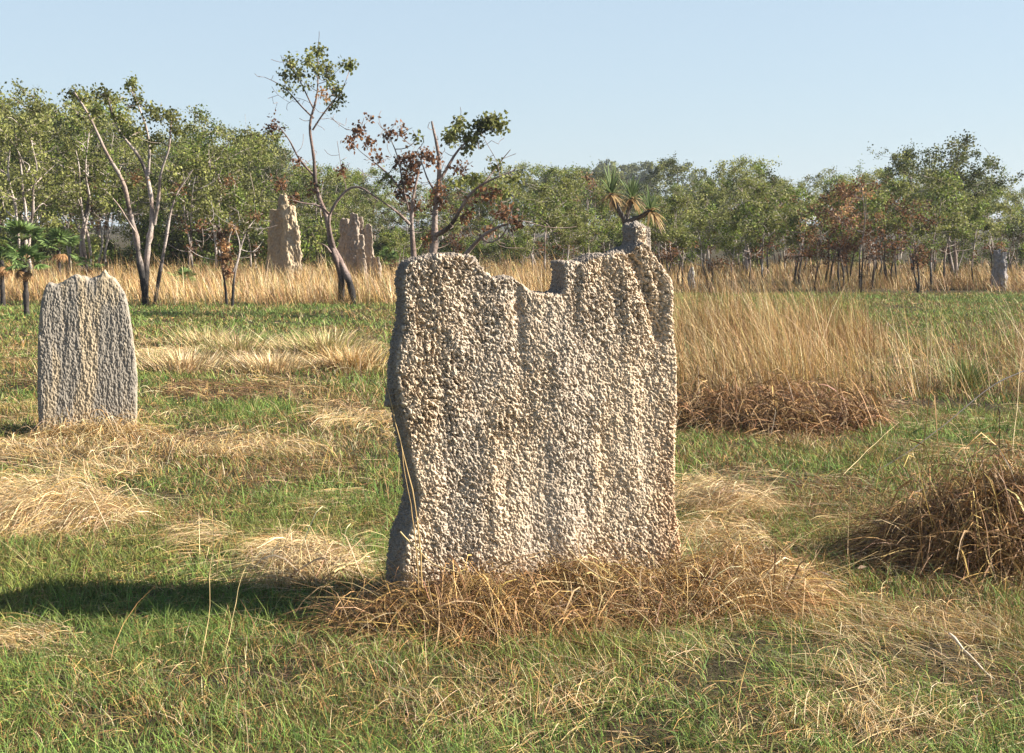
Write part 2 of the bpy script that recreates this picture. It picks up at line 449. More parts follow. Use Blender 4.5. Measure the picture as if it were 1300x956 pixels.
# --- the big near mound
ang = math.radians(20)
Cm = P(684, 600, 5.99)
OUT = [(513, 800), (513, 740), (515, 705), (519, 682), (527, 664), (534, 640), (531, 610), (526, 590), (521, 560), (516, 530), (510, 500), (507, 470), (509, 440),
       (513, 425), (517, 405), (517, 380), (514, 362), (516, 345), (522, 333), (535, 328), (560, 325), (587, 324), (604, 327), (614, 339), (624, 350),
       (636, 356), (644, 352), (657, 351), (666, 358), (676, 369), (690, 374), (708, 374), (717, 373), (721, 362), (721, 345), (719, 333), (728, 332), (741, 335), (760, 325), (775, 322), (790, 320),
       (804, 319), (812, 311), (822, 306), (830, 310), (839, 326), (849, 340), (858, 356), (861, 372), (860, 400), (863, 440), (863, 480), (861, 520), (859, 560), (858, 600), (859, 640),
       (863, 670), (865, 700), (866, 730), (867, 800)]
Vs, Fs, dxm, nbm = slab(OUT, Cm, ang, 0.29, 0.145, 1.6)
def mpt(u, v, back):
    r = ray(u, v); o = np.array([0, 0, CH]); c = Cm + nbm * back
    k = np.dot(c - o, nbm) / np.dot(r, nbm); return o + r * k
tw = mpt(812, 330, 0.15)
tower = box_taper((tw[0], tw[1]), ang + 0.25, 0.070, 0.07, 1.0, P(812, 286, tw[1])[2], 0.72, 0.8, lean=(-0.012, 0.0), n=16, sq=0.4)
kb = mpt(492, 468, 0.17)
knob = box_taper((kb[0] + 0.045, kb[1]), ang, 0.06, 0.05, kb[2] - 0.16, kb[2] + 0.07, 0.7, 0.6)
bt = mpt(519, 700, 0.04)
butt = box_taper((bt[0], bt[1]), ang, 0.075, 0.12, -0.1, P(515, 662, bt[1])[2], 0.55, 0.6, lean=(0.03, 0.0))
Vm, Fm = merge((Vs, Fs), tower, knob)
V, Nn, Fq = eval_mesh('m', Vm, Fm, 0.0102, 3, 2)
loc = np.stack([(V - Cm) @ dxm, (V - Cm) @ nbm, V[:, 2]], 1)
big = 0.6 * (fbm(loc * np.array([5, 5, 1.6]), 5, 3) - 0.5) + 0.4 * (fbm(loc * np.array([8, 8, 0.7]), 6, 3) - 0.5)           # vertical folds
med = fbm(loc * np.array([14, 14, 7]), 8, 3) - 0.5
sk = loc.copy(); sk[:, 0] += 0.45 * loc[:, 2]; 
wob = np.stack([fbm(loc * 26, 70, 3) - .5, fbm(loc * 26, 71, 3) - .5, fbm(loc * 26, 72, 3) - .5], 1)
f1, f2, idv = worley((sk + wob * 0.022) * np.array([125, 125, 100]), 3)
g1, g2, idg = worley((sk + wob * 0.04) * np.array([52, 52, 34]), 23)
f3 = fbm(loc * 240, 33, 2) - 0.5
zf = np.clip((loc[:, 2] - 0.05) / 0.9, 0.42, 1.0)           # smoother towards the foot
rough = np.clip(0.55 + 0.45 * zf, 0, 1) * np.clip(1.05 + 2.4 * (fbm(loc * np.array([4, 4, 2.2]), 91, 3) - 0.5), 0.60, 1.5)
w2 = sk + wob * 0.03
cr = sum(wt * (fbm(w2 * np.array([k, k, k * 0.62]), 37 + int(k), 2) - 0.5) for (k, wt) in ((30, 0.006), (68, 0.005), (140, 0.009), (235, 0.011)))
w3 = np.stack([w2[:, 0] - 0.25 * w2[:, 2], w2[:, 1], w2[:, 2]], 1)
pit = np.clip((0.405 - fbm(w3 * np.array([112, 112, 62]), 137, 3)) * 16, 0, 1); pit2 = np.clip((0.40 - fbm(w3 * np.array([150, 150, 90]), 139, 2)) * 11, 0, 1)
D = 0.045 * big + 0.018 * med + rough * (cr + 0.005 * (0.5 - f1) + 0.004 * (idv - 0.5) - 0.016 * pit * np.clip(0.3 + 2.5 * (fbm(loc * 6, 151, 2) - 0.3), 0.3, 1.3) - 0.010 * pit2)
def seg_d(L2, u1, v1, u2, v2):
    a_, b_ = mpt(u1, v1, 0), mpt(u2, v2, 0)
    A2 = np.array([(a_ - Cm) @ dxm, a_[2]]); B2 = np.array([(b_ - Cm) @ dxm, b_[2]])
    t_ = np.clip(((L2 - A2) @ (B2 - A2)) / ((B2 - A2) @ (B2 - A2)), 0, 1)
    return np.linalg.norm(L2 - (A2 + t_[:, None] * (B2 - A2)), axis=1)
L2 = loc[:, [0, 2]] + 0.06 * np.stack([fbm(loc * 7, 141, 2) - .5, fbm(loc * 7, 142, 2) - .5], 1)
front = (loc[:, 1] < 0.06)
for (u1, v1, u2, v2, wd, dp) in [(808, 322, 842, 430, .030, -.040), (842, 350, 846, 400, .020, -.030), (657, 360, 668, 470, .025, -.030), (735, 345, 728, 420, .025, -.022), (775, 345, 790, 440, .03, -.018),
                                 (716, 440, 712, 700, .055, .034), (660, 560, 680, 690, .05, -.022), (560, 350, 575, 520, .05, .020), (610, 360, 600, 560, .05, -.016), (800, 450, 815, 690, .05, .022), (770, 540, 772, 700, .035, -.018),
                                 (690, 380, 690, 540, .035, .018), (545, 480, 560, 700, .045, .02), (625, 560, 630, 720, .03, .016)]:
    D = D + np.where(front, (0.55 if dp < -0.035 else 0.30) * dp * np.exp(-(seg_d(L2, u1, v1, u2, v2) / wd) ** 2), 0)
smoothtop = (loc[:, 1] > 0.10) & (loc[:, 2] > 1.36) & (loc[:, 0] > 0.3)
D = np.where(smoothtop, 0.05 * med + 0.02 * (fbm(loc * np.array([40, 40, 20]), 55, 3) - .5) + 0.010 * f3 + 0.010 * (0.5 - f1) - 0.008 * pit2, D)
V = V + Nn * D[:, None]
c1 = np.array([0.585, 0.46, 0.325]); c2 = np.array([0.45, 0.38, 0.305]); c3 = np.array([0.52, 0.335, 0.195])
a = np.clip((fbm(loc * np.array([6, 6, 1.5]), 101, 4) - 0.45) * 6, 0, 1)[:, None]
b = (np.clip((loc[:, 0] - 0.50) * 6, 0, 1) * np.clip((1.0 - loc[:, 2]) * 2, 0, 1) * 0.8)[:, None]
Cc = c1 * (1 - a * 0.6) + c2 * a * 0.6
Cc = Cc * (1 - b) + c3 * b
c4 = np.clip((fbm(loc * 9, 121, 3) - 0.55) * 6, 0, 1)[:, None] * 0.25
Cc = Cc * (1 - c4) + np.array([0.50, 0.345, 0.20]) * c4
Cc = Cc * (0.92 + 0.2 * (idv[:, None] - 0.5) + 0.06)
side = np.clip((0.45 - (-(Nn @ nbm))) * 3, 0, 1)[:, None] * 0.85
Cc = Cc * (1 - side) + np.array([0.235, 0.20, 0.168]) * side      # grey rim, ends and back, darkened to paint in the notch wall's shade
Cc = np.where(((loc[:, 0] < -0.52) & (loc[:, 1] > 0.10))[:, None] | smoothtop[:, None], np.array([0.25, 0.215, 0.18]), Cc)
base = np.array([Cm[0], Cm[1], 0])
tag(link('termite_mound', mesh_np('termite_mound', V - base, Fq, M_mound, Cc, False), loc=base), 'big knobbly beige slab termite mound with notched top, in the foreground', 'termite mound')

# --- the second mound, left
ang2 = math.radians(16)
C2 = P(110, 500, 11.15)
OUT2 = [(50, 570), (50, 540), (48, 500), (48, 450), (50, 410), (53, 380), (58, 364), (63, 359), (69, 364), (76, 361), (83, 357), (92, 352), (98, 348), (102, 355), (108, 352),
        (114, 357), (121, 351), (126, 353), (131, 344), (134, 342), (137, 351), (145, 353), (151, 361), (158, 373), (164, 398), (170, 440), (174, 480), (174, 520), (173, 570)]
Vs, Fs, dx2, nb2 = slab(OUT2, C2, ang2, 0.40, 0.16, 1.3)
V, Nn, Fq = eval_mesh('m', Vs, Fs, 0.016, 5, 2)
loc = np.stack([(V - C2) @ dx2, (V - C2) @ nb2, V[:, 2]], 1)
wl = loc + 0.06 * np.stack([fbm(loc * 4, 221, 2) - .5, fbm(loc * 4, 222, 2) - .5, 0 * loc[:, 0]], 1)
fl = 0.6 * (fbm(wl * np.array([9, 9, 1.2]), 205, 3) - 0.5) + 0.28 * (fbm(wl * np.array([24, 24, 2.2]), 206, 3) - 0.5)
fl2 = fbm(loc * np.array([58, 58, 7]), 208, 3) - 0.5
f1, f2, idv = worley(loc * np.array([95, 95, 60]), 43)
D = 0.024 * fl * np.clip(0.3 + loc[:, 2], 0.3, 1.2) + 0.010 * fl2 + 0.003 * (0.5 - f1) + 0.015 * (fbm(loc * np.array([135, 135, 60]), 210, 2) - 0.5)
zb = np.clip((1.35 - loc[:, 2]) * 4, 0, 1)
V = V + Nn * (D * (0.4 + 0.6 * zb))[:, None] + np.array([0, 0, 1]) * ((1 - zb) * 0.07 * fl)[:, None]
a = np.clip((fbm(loc * np.array([13, 13, 1.6]), 301, 3) - 0.5) * 7, 0, 1)[:, None]
Cc = np.array([0.275, 0.243, 0.20]) * (1 - a) + np.array([0.41, 0.33, 0.225]) * a
Cc = Cc * (0.95 + 0.2 * (idv[:, None] - 0.5))
base = np.array([C2[0], C2[1], 0])
tag(link('termite_mound', mesh_np('termite_mound', V - base, Fq, M_mound, Cc, False), loc=base), 'grey fluted tombstone-shaped termite mound in the grass at the left', 'termite mound')

def far_mound(d, fins, label, colr, vox=0.045, seed=0, rib=0.10):
    """fins: (u_center, half width px, v_top, depth offset, axis angle, long half metres, top scale)"""
    parts = []
    for (u, hw, vt, dd, ax, hl, ts) in fins:
        p = P(u, 300, d + dd); top = P(u, vt, d + dd)[2]
        parts.append(box_taper((p[0], p[1]), ax, hl, hw / F * d * 0.8, -0.15, top, ts, ts * 0.7, n=16, sq=0.4))
    Vm, Fm = merge(*parts)
    V, Nn, Fq = eval_mesh('m', Vm, Fm, vox * 0.7, 2, 1)
    r1 = fbm(V * np.array([4.5, 4.5, 0.9]) + seed, 11 + seed, 3) - 0.5
    r2 = fbm(V * np.array([14, 14, 6]) + seed, 17 + seed, 3) - 0.5; r3 = fbm(V * np.array([30, 30, 18]) + seed, 18 + seed, 3) - 0.5
    V = V + Nn * (rib * 1.6 * r1 + 0.13 * r2 + 0.06 * r3)[:, None]
    a = np.clip((fbm(V * np.array([3, 3, 1]), 19 + seed, 3) - 0.45) * 5, 0, 1)[:, None]
    Cc = np.array(colr) * (1 - a) + np.array(colr) * np.array([0.75, 0.76, 0.8]) * a
    base = np.array([P(fins[0][0], 300, d)[0], d, 0])
    return tag(link('termite_mound', mesh_np('termite_mound', V - base, Fq, M_mound_far, Cc, False), loc=base), label, 'termite mound')

far_mound(38.5, [(360, 14, 246, 0, -0.85, 0.50, 0.34), (351, 11, 266, .30, -0.8, 0.46, 0.5), (369, 12, 262, .0, -0.9, 0.36, 0.5), (346, 8, 288, .3, -0.7, 0.28, 0.55), (375, 8, 286, -0.1, -0.9, 0.25, 0.6)],
          'tallest spired sandy cathedral termite mound, standing left of the forked slender tree', (0.43, 0.335, 0.22), seed=3)
far_mound(39, [(450, 10, 270, 0, -0.6, 0.32, 0.4), (438, 8, 278, .3, -0.6, 0.34, 0.4), (457, 8, 274, .2, -0.8, 0.25, 0.5), (468, 7, 284, 0.0, -0.7, 0.30, 0.4), (459, 6, 298, -0.4, -0.9, 0.26, 0.4), (479, 6, 325, -.2, -0.6, 0.15, 0.5)],
          'cluster of grey termite spires just right of the forked slender tree', (0.33, 0.265, 0.205), seed=8)
far_mound(36.0, [(1267, 7, 317, 0, 0.8, 0.16, 0.75), (1275, 6, 320, -.1, 0.9, 0.14, 0.8)], 'small grey blocky termite mound among the trees at the far right', (0.36, 0.32, 0.29), 0.03, 13, 0.05)
far_mound(36, [(878, 5, 340, 0, 0.3, 0.10, 0.55)], 'tiny grey termite mound in dry grass just right of the big mound', (0.36, 0.33, 0.30), 0.02, 15, 0.03)

# ------------------------------------------------------------------ heaps of lodged dead grass
def heap(name, c, rx, ry, h, n, pal, label, flow=3.1, spread=0.7, w=(0.0014, 0.0034), L=(0.15, 0.45), rot=0.0, core=True, sprig=0.03, cat='grass heap', group=None, shag=0.05):
    a = Acc(); c = np.array([c[0], c[1]])
    z0 = gz1(c[0], c[1])
    def dome(x, y):
        X = (x * math.cos(rot) + y * math.sin(rot)) / rx; Y = (-x * math.sin(rot) + y * math.cos(rot)) / ry
        q = X ** 2 + Y ** 2
        nn = n2((x + c[0]).ravel(), (y + c[1]).ravel(), 3.2, 77, 3).reshape(x.shape)
        return h * np.clip(1 - q, 0, 1) ** 1.35 * (0.45 + 1.1 * nn)
    if core:
        g = np.linspace(-1, 1, 60); X, Y = np.meshgrid(g * max(rx, ry), g * max(rx, ry))
        Z = dome(X, Y) * 0.82 - 0.03
        ii = (np.arange(59)[:, None] * 60 + np.arange(59)[None]).ravel(); fq = np.stack([ii, ii + 1, ii + 61, ii + 60], 1)
        keep = (Z.ravel()[fq].max(1) > 0.0); fq = fq[keep]
        a.add(np.stack([X.ravel(), Y.ravel(), Z.ravel()], 1), fq, np.tile(np.array(pal).mean(0) * 0.4, (3600, 1)))
    r = np.sqrt(R.random(n)) * 1.02; th = R.uniform(0, 6.28, n)
    X0 = r * np.cos(th) * rx; Y0 = r * np.sin(th) * ry
    x = X0 * math.cos(rot) - Y0 * math.sin(rot); y = X0 * math.sin(rot) + Y0 * math.cos(rot)
    S = 7; t = np.linspace(0, 1, S)
    hd = flow + 3.5 * (n2(x + c[0], y + c[1], 1.1, 78, 2) - 0.5) + R.normal(0, spread, n)
    ln = R.uniform(L[0], L[1], n)
    hd2 = hd[:, None] + R.normal(0, 0.7, (n, 1)) * t[None]
    st_ = (ln / (S - 1))[:, None]
    px = x[:, None] + np.cumsum(np.cos(hd2) * st_, 1) - (np.cos(hd) * ln * 0.5)[:, None]
    py = y[:, None] + np.cumsum(np.sin(hd2) * st_, 1) - (np.sin(hd) * ln * 0.5)[:, None]
    lift = R.gamma(1.3, shag * 0.6, (n, 1)) * np.sin(np.pi * np.clip(t[None] * R.uniform(0.6, 1.3, (n, 1)), 0, 1))
    pz = dome(px, py) + lift + R.uniform(-0.03, 0.02, (n, 1))
    pz = np.maximum(pz, 0.004)
    tilt = R.normal(0, 0.8, n)
    perp = np.stack([-np.sin(hd) * np.cos(tilt), np.cos(hd) * np.cos(tilt), np.sin(tilt)], 1)
    a.add(*ribbon(np.stack([px, py, pz], 2), R.uniform(w[0], w[1], n) * np.where(R.random(n) < 0.1, 2.3, 1.0), perp, pick(pal, n, 0.28), tip=0.35))
    m = int(n * sprig)
    if m:
        s = R.integers(0, n, m)
        pos = np.stack([x[s], y[s], dome(x[s], y[s]) * 0.9], 1)
        a.add(*blades(pos, R.uniform(0.1, 0.34, m), R.uniform(w[0], w[1], m), hd[s], R.uniform(0.2, 1.2, m), R.gamma(2, 0.4, m), pick(pal, m, 0.25), 6))
    o = link(name, a.mesh(name, M_straw), loc=(c[0], c[1], z0))
    return tag(o, label, cat, group)

HB = BROWN + RUST + RUST + GOLD[3:]
p = G(1245, 715)
heap('dead_grass_heap', (p[0] + 0.30, p[1] + 0.10), 0.74, 0.46, 0.25, 11000, RUST + RUST + BROWN + GOLD, 'dark brown collapsed grass heap at the right edge of the view', flow=2.9, spread=1.1, L=(0.2, 0.6), w=(0.002, 0.006), shag=0.13)
p = G(985, 545)
heap('dead_grass_heap', (p[0], p[1] + 0.35), 0.95, 0.6, 0.155, 9000, BROWN + RUST + RUST + GOLD[3:], 'long brown matted grass heap in front of the tall golden grass', flow=2.7, L=(0.25, 0.6), w=(0.0035, 0.008), spread=1.2, shag=0.09)
p = G(590, 798)
heap('dead_grass_heap', (p[0], p[1] + 0.06), 0.56, 0.27, 0.12, 7500, RUST + BROWN + GOLD + PALE[1:2], 'rusty tangle of dead grass at the left foot of the big mound', flow=2.6, spread=1.5, shag=0.05)
p = G(745, 782)
heap('dead_grass_heap', (p[0], p[1] + 0.10), 0.52, 0.24, 0.13, 7500, RUST + BROWN + GOLD + PALE[:2], 'brown tangle of dead grass piled at the middle foot of the big mound', flow=2.8, spread=1.5, shag=0.05)
p = G(920, 762)
heap('dead_grass_heap', (p[0], p[1]), 0.42, 0.30, 0.10, 5500, PALE + GOLD + RUST, 'fanned straw heap at the right foot of the big mound', flow=-0.5, spread=0.6, shag=0.07)
p = G(390, 735)
heap('straw_tussock', (p[0], p[1] + 0.08), 0.28, 0.19, 0.07, 1600, PALE, 'pale combed straw tussock just above the shadow of the big mound', flow=0.9, spread=0.9, shag=0.06, cat='tussock')
p = G(912, 650)
heap('straw_tussock', (p[0], p[1] + 0.05), 0.30, 0.18, 0.08, 2200, PALE, 'pale straw tussock in green grass right of the big mound', flow=0.2, spread=0.5, shag=0.05, cat='tussock')
p = G(55, 665)
heap('straw_tussock', (p[0], p[1] + 0.10), 0.54, 0.32, 0.08, 3800, PALE + GOLD[:1], 'wide pale straw tussock at the left edge of the near grass', flow=0.5, spread=0.5, shag=0.06, cat='tussock')

p = G(118, 556)
heap('straw_tussock', (p[0], p[1] + 0.06), 0.5, 0.12, 0.035, 1500, PALE + GOLD, 'low straw skirt along the foot of the grey fluted mound', flow=0.3, spread=0.8, shag=0.06, cat='tussock', w=(0.002, 0.005))

def tussock(c, n, h, pal, label, sp=0.16, wm=1.0, group=None, name='grass_tussock'):
    a = Acc()
    ang_ = R.uniform(0, 6.28, n); rr = np.abs(R.normal(0, sp, n))
    pos = np.stack([np.cos(ang_) * rr, np.sin(ang_) * rr, np.full(n, -0.01)], 1)
    hh = R.uniform(0.45, 1.1, n) * h
    a.add(*blades(pos, hh, R.uniform(0.003, 0.006, n) * wm, ang_ + R.normal(0, 0.5, n), R.uniform(0.02, 0.5, n) + rr, R.gamma(2, 0.22, n), pick(pal, n), 5))
    return tag(link(name, a.mesh(name, M_straw), loc=(c[0], c[1], gz1(c[0], c[1]))), label, 'tussock', group)
YG = [(0.30, 0.30, 0.10), (0.42, 0.36, 0.15), (0.22, 0.25, 0.07)]
tg = 'pale tussocks on the left plain'
for (u, v, n, h, pal, lab) in [
    (415, 455, 700, 0.42, YG + PALE, 'tallest yellow-green tussock on the left plain, near the big mound'),
    (385, 452, 500, 0.34, YG + PALE, 'yellow-green tussock left beside the tallest yellow-green one'),
    (300, 452, 600, 0.34, PALE + YG, 'straw tussock above the dark gap midway across the left plain'),
    (265, 440, 500, 0.30, PALE + YG[:1], 'small straw tussock nearer the grey fluted mound, far side'),
    (232, 470, 700, 0.30, PALE, 'pale straw tussock right of the grey fluted mound'),
    (195, 465, 500, 0.26, YG + PALE, 'greenish tussock close to the right flank of the grey fluted mound'),
    (345, 472, 700, 0.26, PALE, 'low wide straw tussock in front of the yellow-green ones'),
    (450, 470, 700, 0.30, PALE + GOLD, 'pale straw tussock next to the left edge of the big mound')]:
    p = G(u, v); tussock(p, n, h, pal, lab, 0.22, 1.9, tg)
for (u, v, lab) in [(880, 735, 'dark green grass tuft at the right foot of the big mound'), (770, 765, 'small green grass tuft growing through the middle brown tangle'), (1225, 495, 'dark green tussock in the golden grass on the right')]:
    p = G(u, v); tussock(p, 260, 0.24 if v > 600 else 0.45, GREEN, lab, 0.07 if v > 600 else 0.09, 1.0 if v > 600 else 1.8)

# ------------------------------------------------------------------ single dry stalks and sticks
def tube(path, rad, sides=5):
    path = np.asarray(path, float); S = len(path); rad = np.broadcast_to(rad, (S,))
    tan = np.gradient(path, axis=0); tan /= np.linalg.norm(tan, axis=1)[:, None] + 1e-9
    ref = np.where(np.abs(tan[:, 2:3]) > 0.9, np.array([[1.0, 0, 0]]), np.array([[0, 0, 1.0]]))
    a = np.cross(tan, ref); a /= np.linalg.norm(a, axis=1)[:, None] + 1e-9
    b = np.cross(tan, a)
    th = np.linspace(0, 2 * np.pi, sides, endpoint=False)
    V = path[:, None, :] + rad[:, None, None] * (a[:, None, :] * np.cos(th)[None, :, None] + b[:, None, :] * np.sin(th)[None, :, None])
    i = (np.arange(S - 1)[:, None] * sides + np.arange(sides)[None]).ravel()
    j = (np.arange(S - 1)[:, None] * sides + (np.arange(sides)[None] + 1) % sides).ravel()
    return V.reshape(-1, 3), np.stack([i, j, j + sides, i + sides], 1)

def smooth_path(pts, n, wig=0.0, rng=None):
    pts = np.asarray(pts, float)
    d = np.concatenate([[0], np.cumsum(np.linalg.norm(np.diff(pts, axis=0), axis=1))]); d /= d[-1]
    t = np.linspace(0, 1, n)
    # catmull-rom-like smoothing by averaging a dense linear path
    q = np.stack([np.interp(t, d, pts[:, k]) for k in range(3)], 1)
    for _ in range(max(1, n // 4)):
        q[1:-1] = 0.25 * q[:-2] + 0.5 * q[1:-1] + 0.25 * q[2:]
    if wig:
        w = (rng or R).normal(0, wig, (n, 3)); w[0] = w[-1] = 0
        w[1:-1] = 0.3 * w[:-2] + 0.4 * w[1:-1] + 0.3 * w[2:]
        q = q + w
    return q

def stalk(pts, rad, col, label, name='dry_stalk', cat='stalk', n=14):
    q = smooth_path(pts, n, 0.006)
    V, Fq = tube(q, np.linspace(rad, rad * 0.45, n), 5)
    # the nodes of the stem are a little thicker
    nodes = np.repeat(np.arange(n) % 4 == 2, 5)
    ctr = np.repeat(q, 5, axis=0); V = np.where(nodes[:, None], ctr + (V - ctr) * 1.3, V)
    base = q[0].copy()
    C = np.tile(np.array(col), (len(V), 1)) * R.uniform(0.8, 1.15, (len(V), 1))
    return tag(link(name, mesh_np(name, V - base, [Fq], M_straw, C), loc=base), label, cat)
def S3(u, v, d=None, h=0.03):
    if d is None:
        p = G(u, v); p[2] = gz1(p[0], p[1]) + h; return p
    return P(u, v, d)
ST = (0.55, 0.40, 0.18)
stalk([S3(536, 745, 5.68), S3(533, 690, 5.68), S3(527, 640, 5.70), S3(514, 570, 5.78), S3(496, 510, 5.82), S3(487, 480, 5.86)], 0.0034, (0.48, 0.33, 0.14), 'long golden stalk leaning on the left edge of the big mound')
stalk([S3(531, 755, 5.66), S3(529, 700, 5.66), S3(523, 640, 5.68), S3(510, 580, 5.76), S3(503, 540, 5.8)], 0.0026, (0.42, 0.28, 0.12), 'shorter stalk leaning just left of the long golden one')
stalk([S3(722, 698, 5.95), S3(770, 745, 5.8), S3(818, 770, None, .12), S3(838, 800, None, .03)], 0.004, (0.62, 0.48, 0.27), 'upper of two pale stalks sloping right across the middle tangle')
stalk([S3(728, 725, 5.9), S3(765, 765, 5.75), S3(800, 792, None, .1), S3(840, 815, None, .03)], 0.0035, (0.55, 0.42, 0.22), 'lower of two pale stalks sloping right across the middle tangle')
stalk([S3(632, 720, 5.84), S3(670, 703, 5.86), S3(705, 698, 5.9), S3(718, 708, 5.9)], 0.003, (0.30, 0.19, 0.09), 'thin bent brown stalk arching against the foot of the big mound')
stalk([S3(508, 675, 5.68), S3(545, 715, 5.7), S3(590, 730, 5.68)], 0.0035, (0.58, 0.44, 0.22), 'pale stalk lying across the lower left corner of the big mound')
stalk([S3(470, 785, None, .12), S3(520, 805, None, .14), S3(580, 820, None, .05)], 0.0045, (0.56, 0.40, 0.2), 'pale curved stalk on the left brown tangle')
stalk([S3(424, 742, None, .06), S3(450, 734, None, .08), S3(476, 726, None, .1)], 0.006, (0.62, 0.46, 0.22), 'short thick yellow stalk beside the shadow of the big mound')
stalk([S3(1300, 543, None, .45), S3(1262, 553, None, .42), S3(1215, 572, None, .26), S3(1155, 592, None, .1), S3(1110, 605, None, .03)], 0.006, (0.05, 0.04, 0.03), 'thin dark charred stick bowed over the green grass on the right', 'charred_stick', 'stick')
stalk([S3(1205, 822, None, .06), S3(1232, 850, None, .05), S3(1262, 872, None, .03)], 0.006, (0.68, 0.58, 0.42), 'bleached bent twig on the straw at the lower right', 'bleached_twig', 'twig')
stalk([S3(1070, 612, None, .05), S3(1100, 596, None, .12), S3(1140, 572, None, .2)], 0.0022, (0.55, 0.42, 0.22), 'pale stalk slanting up from the green grass on the right')
stalk([S3(700, 820, None, .03), S3(790, 838, None, .04), S3(880, 850, None, .04), S3(905, 856, None, .03)], 0.004, (0.40, 0.22, 0.10), 'long reddish stalk lying flat below the big mound')
stalk([S3(1285, 600, None, .05), S3(1288, 580, None, .3), S3(1292, 555, None, .5), S3(1298, 530, None, .7)], 0.0022, (0.60, 0.46, 0.25), 'upright pale stalk at the right edge above the dark heap')
stalk([S3(255, 850, None, .02), S3(268, 820, None, .15), S3(272, 790, None, .3), S3(276, 760, None, .42)], 0.0013, (0.50, 0.36, 0.17), 'lone upright stalk crossing the shadow of the big mound')
stalk([S3(285, 840, None, .02), S3(300, 810, None, .16), S3(318, 782, None, .26)], 0.0013, (0.55, 0.42, 0.2), 'slanting stalk standing in front of the shadow of the big mound')
# fallen leaf
lv = G(1088, 737); q = np.array([[0, 0, .02], [.018, .012, .035], [.045, .0, .03], [.02, -.014, .025]])
tag(link('fallen_leaf', mesh_np('fallen_leaf', q, [np.array([[0, 1, 2, 3]])], M_leaf, np.tile((0.6, 0.42, 0.28), (4, 1))), loc=(lv[0], lv[1], gz1(lv[0], lv[1]) + .05)), 'single pale fallen leaf on green grass left of the dark heap', 'leaf')

# ------------------------------------------------------------------ trees
L_OLIVE = [(0.16, 0.17, 0.035), (0.20, 0.205, 0.055), (0.115, 0.13, 0.03), (0.24, 0.24, 0.075)]
L_LIGHT = [(0.24, 0.245, 0.07), (0.20, 0.21, 0.055), (0.28, 0.28, 0.10), (0.14, 0.16, 0.04)]
L_DARK = [(0.065, 0.08, 0.025), (0.085, 0.10, 0.03), (0.05, 0.065, 0.022), (0.11, 0.12, 0.04)]
L_GREEN = [(0.12, 0.17, 0.026), (0.155, 0.205, 0.035), (0.09, 0.13, 0.022), (0.20, 0.24, 0.05)]
L_RED = [(0.19, 0.082, 0.038), (0.15, 0.07, 0.035), (0.115, 0.062, 0.034), (0.23, 0.12, 0.05)]
L_TAN = [(0.40, 0.24, 0.11), (0.32, 0.18, 0.08), (0.24, 0.12, 0.05)]
BK_PALE = (0.44, 0.385, 0.34); BK_GREY = (0.24, 0.20, 0.175); BK_DARK = (0.10, 0.085, 0.075)

def leaves(acc_, ctr, rad, n, pal, rng, size=(0.07, 0.12), tone=1.0, droop=0.4):
    pts = np.asarray(ctr) + rad * rng.normal(0, 0.5, (n, 3)) * np.array([1, 1, 0.7])
    leaf_at(acc_, pts, pal, rng, size, tone, droop)

def leaf_at(acc_, pts, pal, rng, size, tone, droop):
    n = len(pts)
    d = rng.normal(0, 1, (n, 3)); d[:, 2] -= droop; d /= np.linalg.norm(d, axis=1)[:, None]
    r = rng.normal(0, 1, (n, 3)); s = np.cross(d, r); s /= np.linalg.norm(s, axis=1)[:, None] + 1e-9
    nrm = np.cross(d, s)
    L = rng.uniform(size[0], size[1], (n, 1)); W = L * rng.uniform(0.26, 0.42, (n, 1))
    m = pts + d * L * 0.45 + nrm * L * 0.08
    V = np.stack([pts, m + s * W, pts + d * L, m - s * W], 1).reshape(-1, 3)
    k = np.arange(n) * 4; Fq = np.stack([k, k + 1, k + 2, k + 3], 1)
    pal = np.array(pal); c = pal[rng.integers(0, len(pal), n)] * tone * (1 + rng.normal(0, 0.18, (n, 1)))
    acc_.add(V, Fq, np.repeat(np.clip(c, 0.01, 0.8), 4, axis=0))

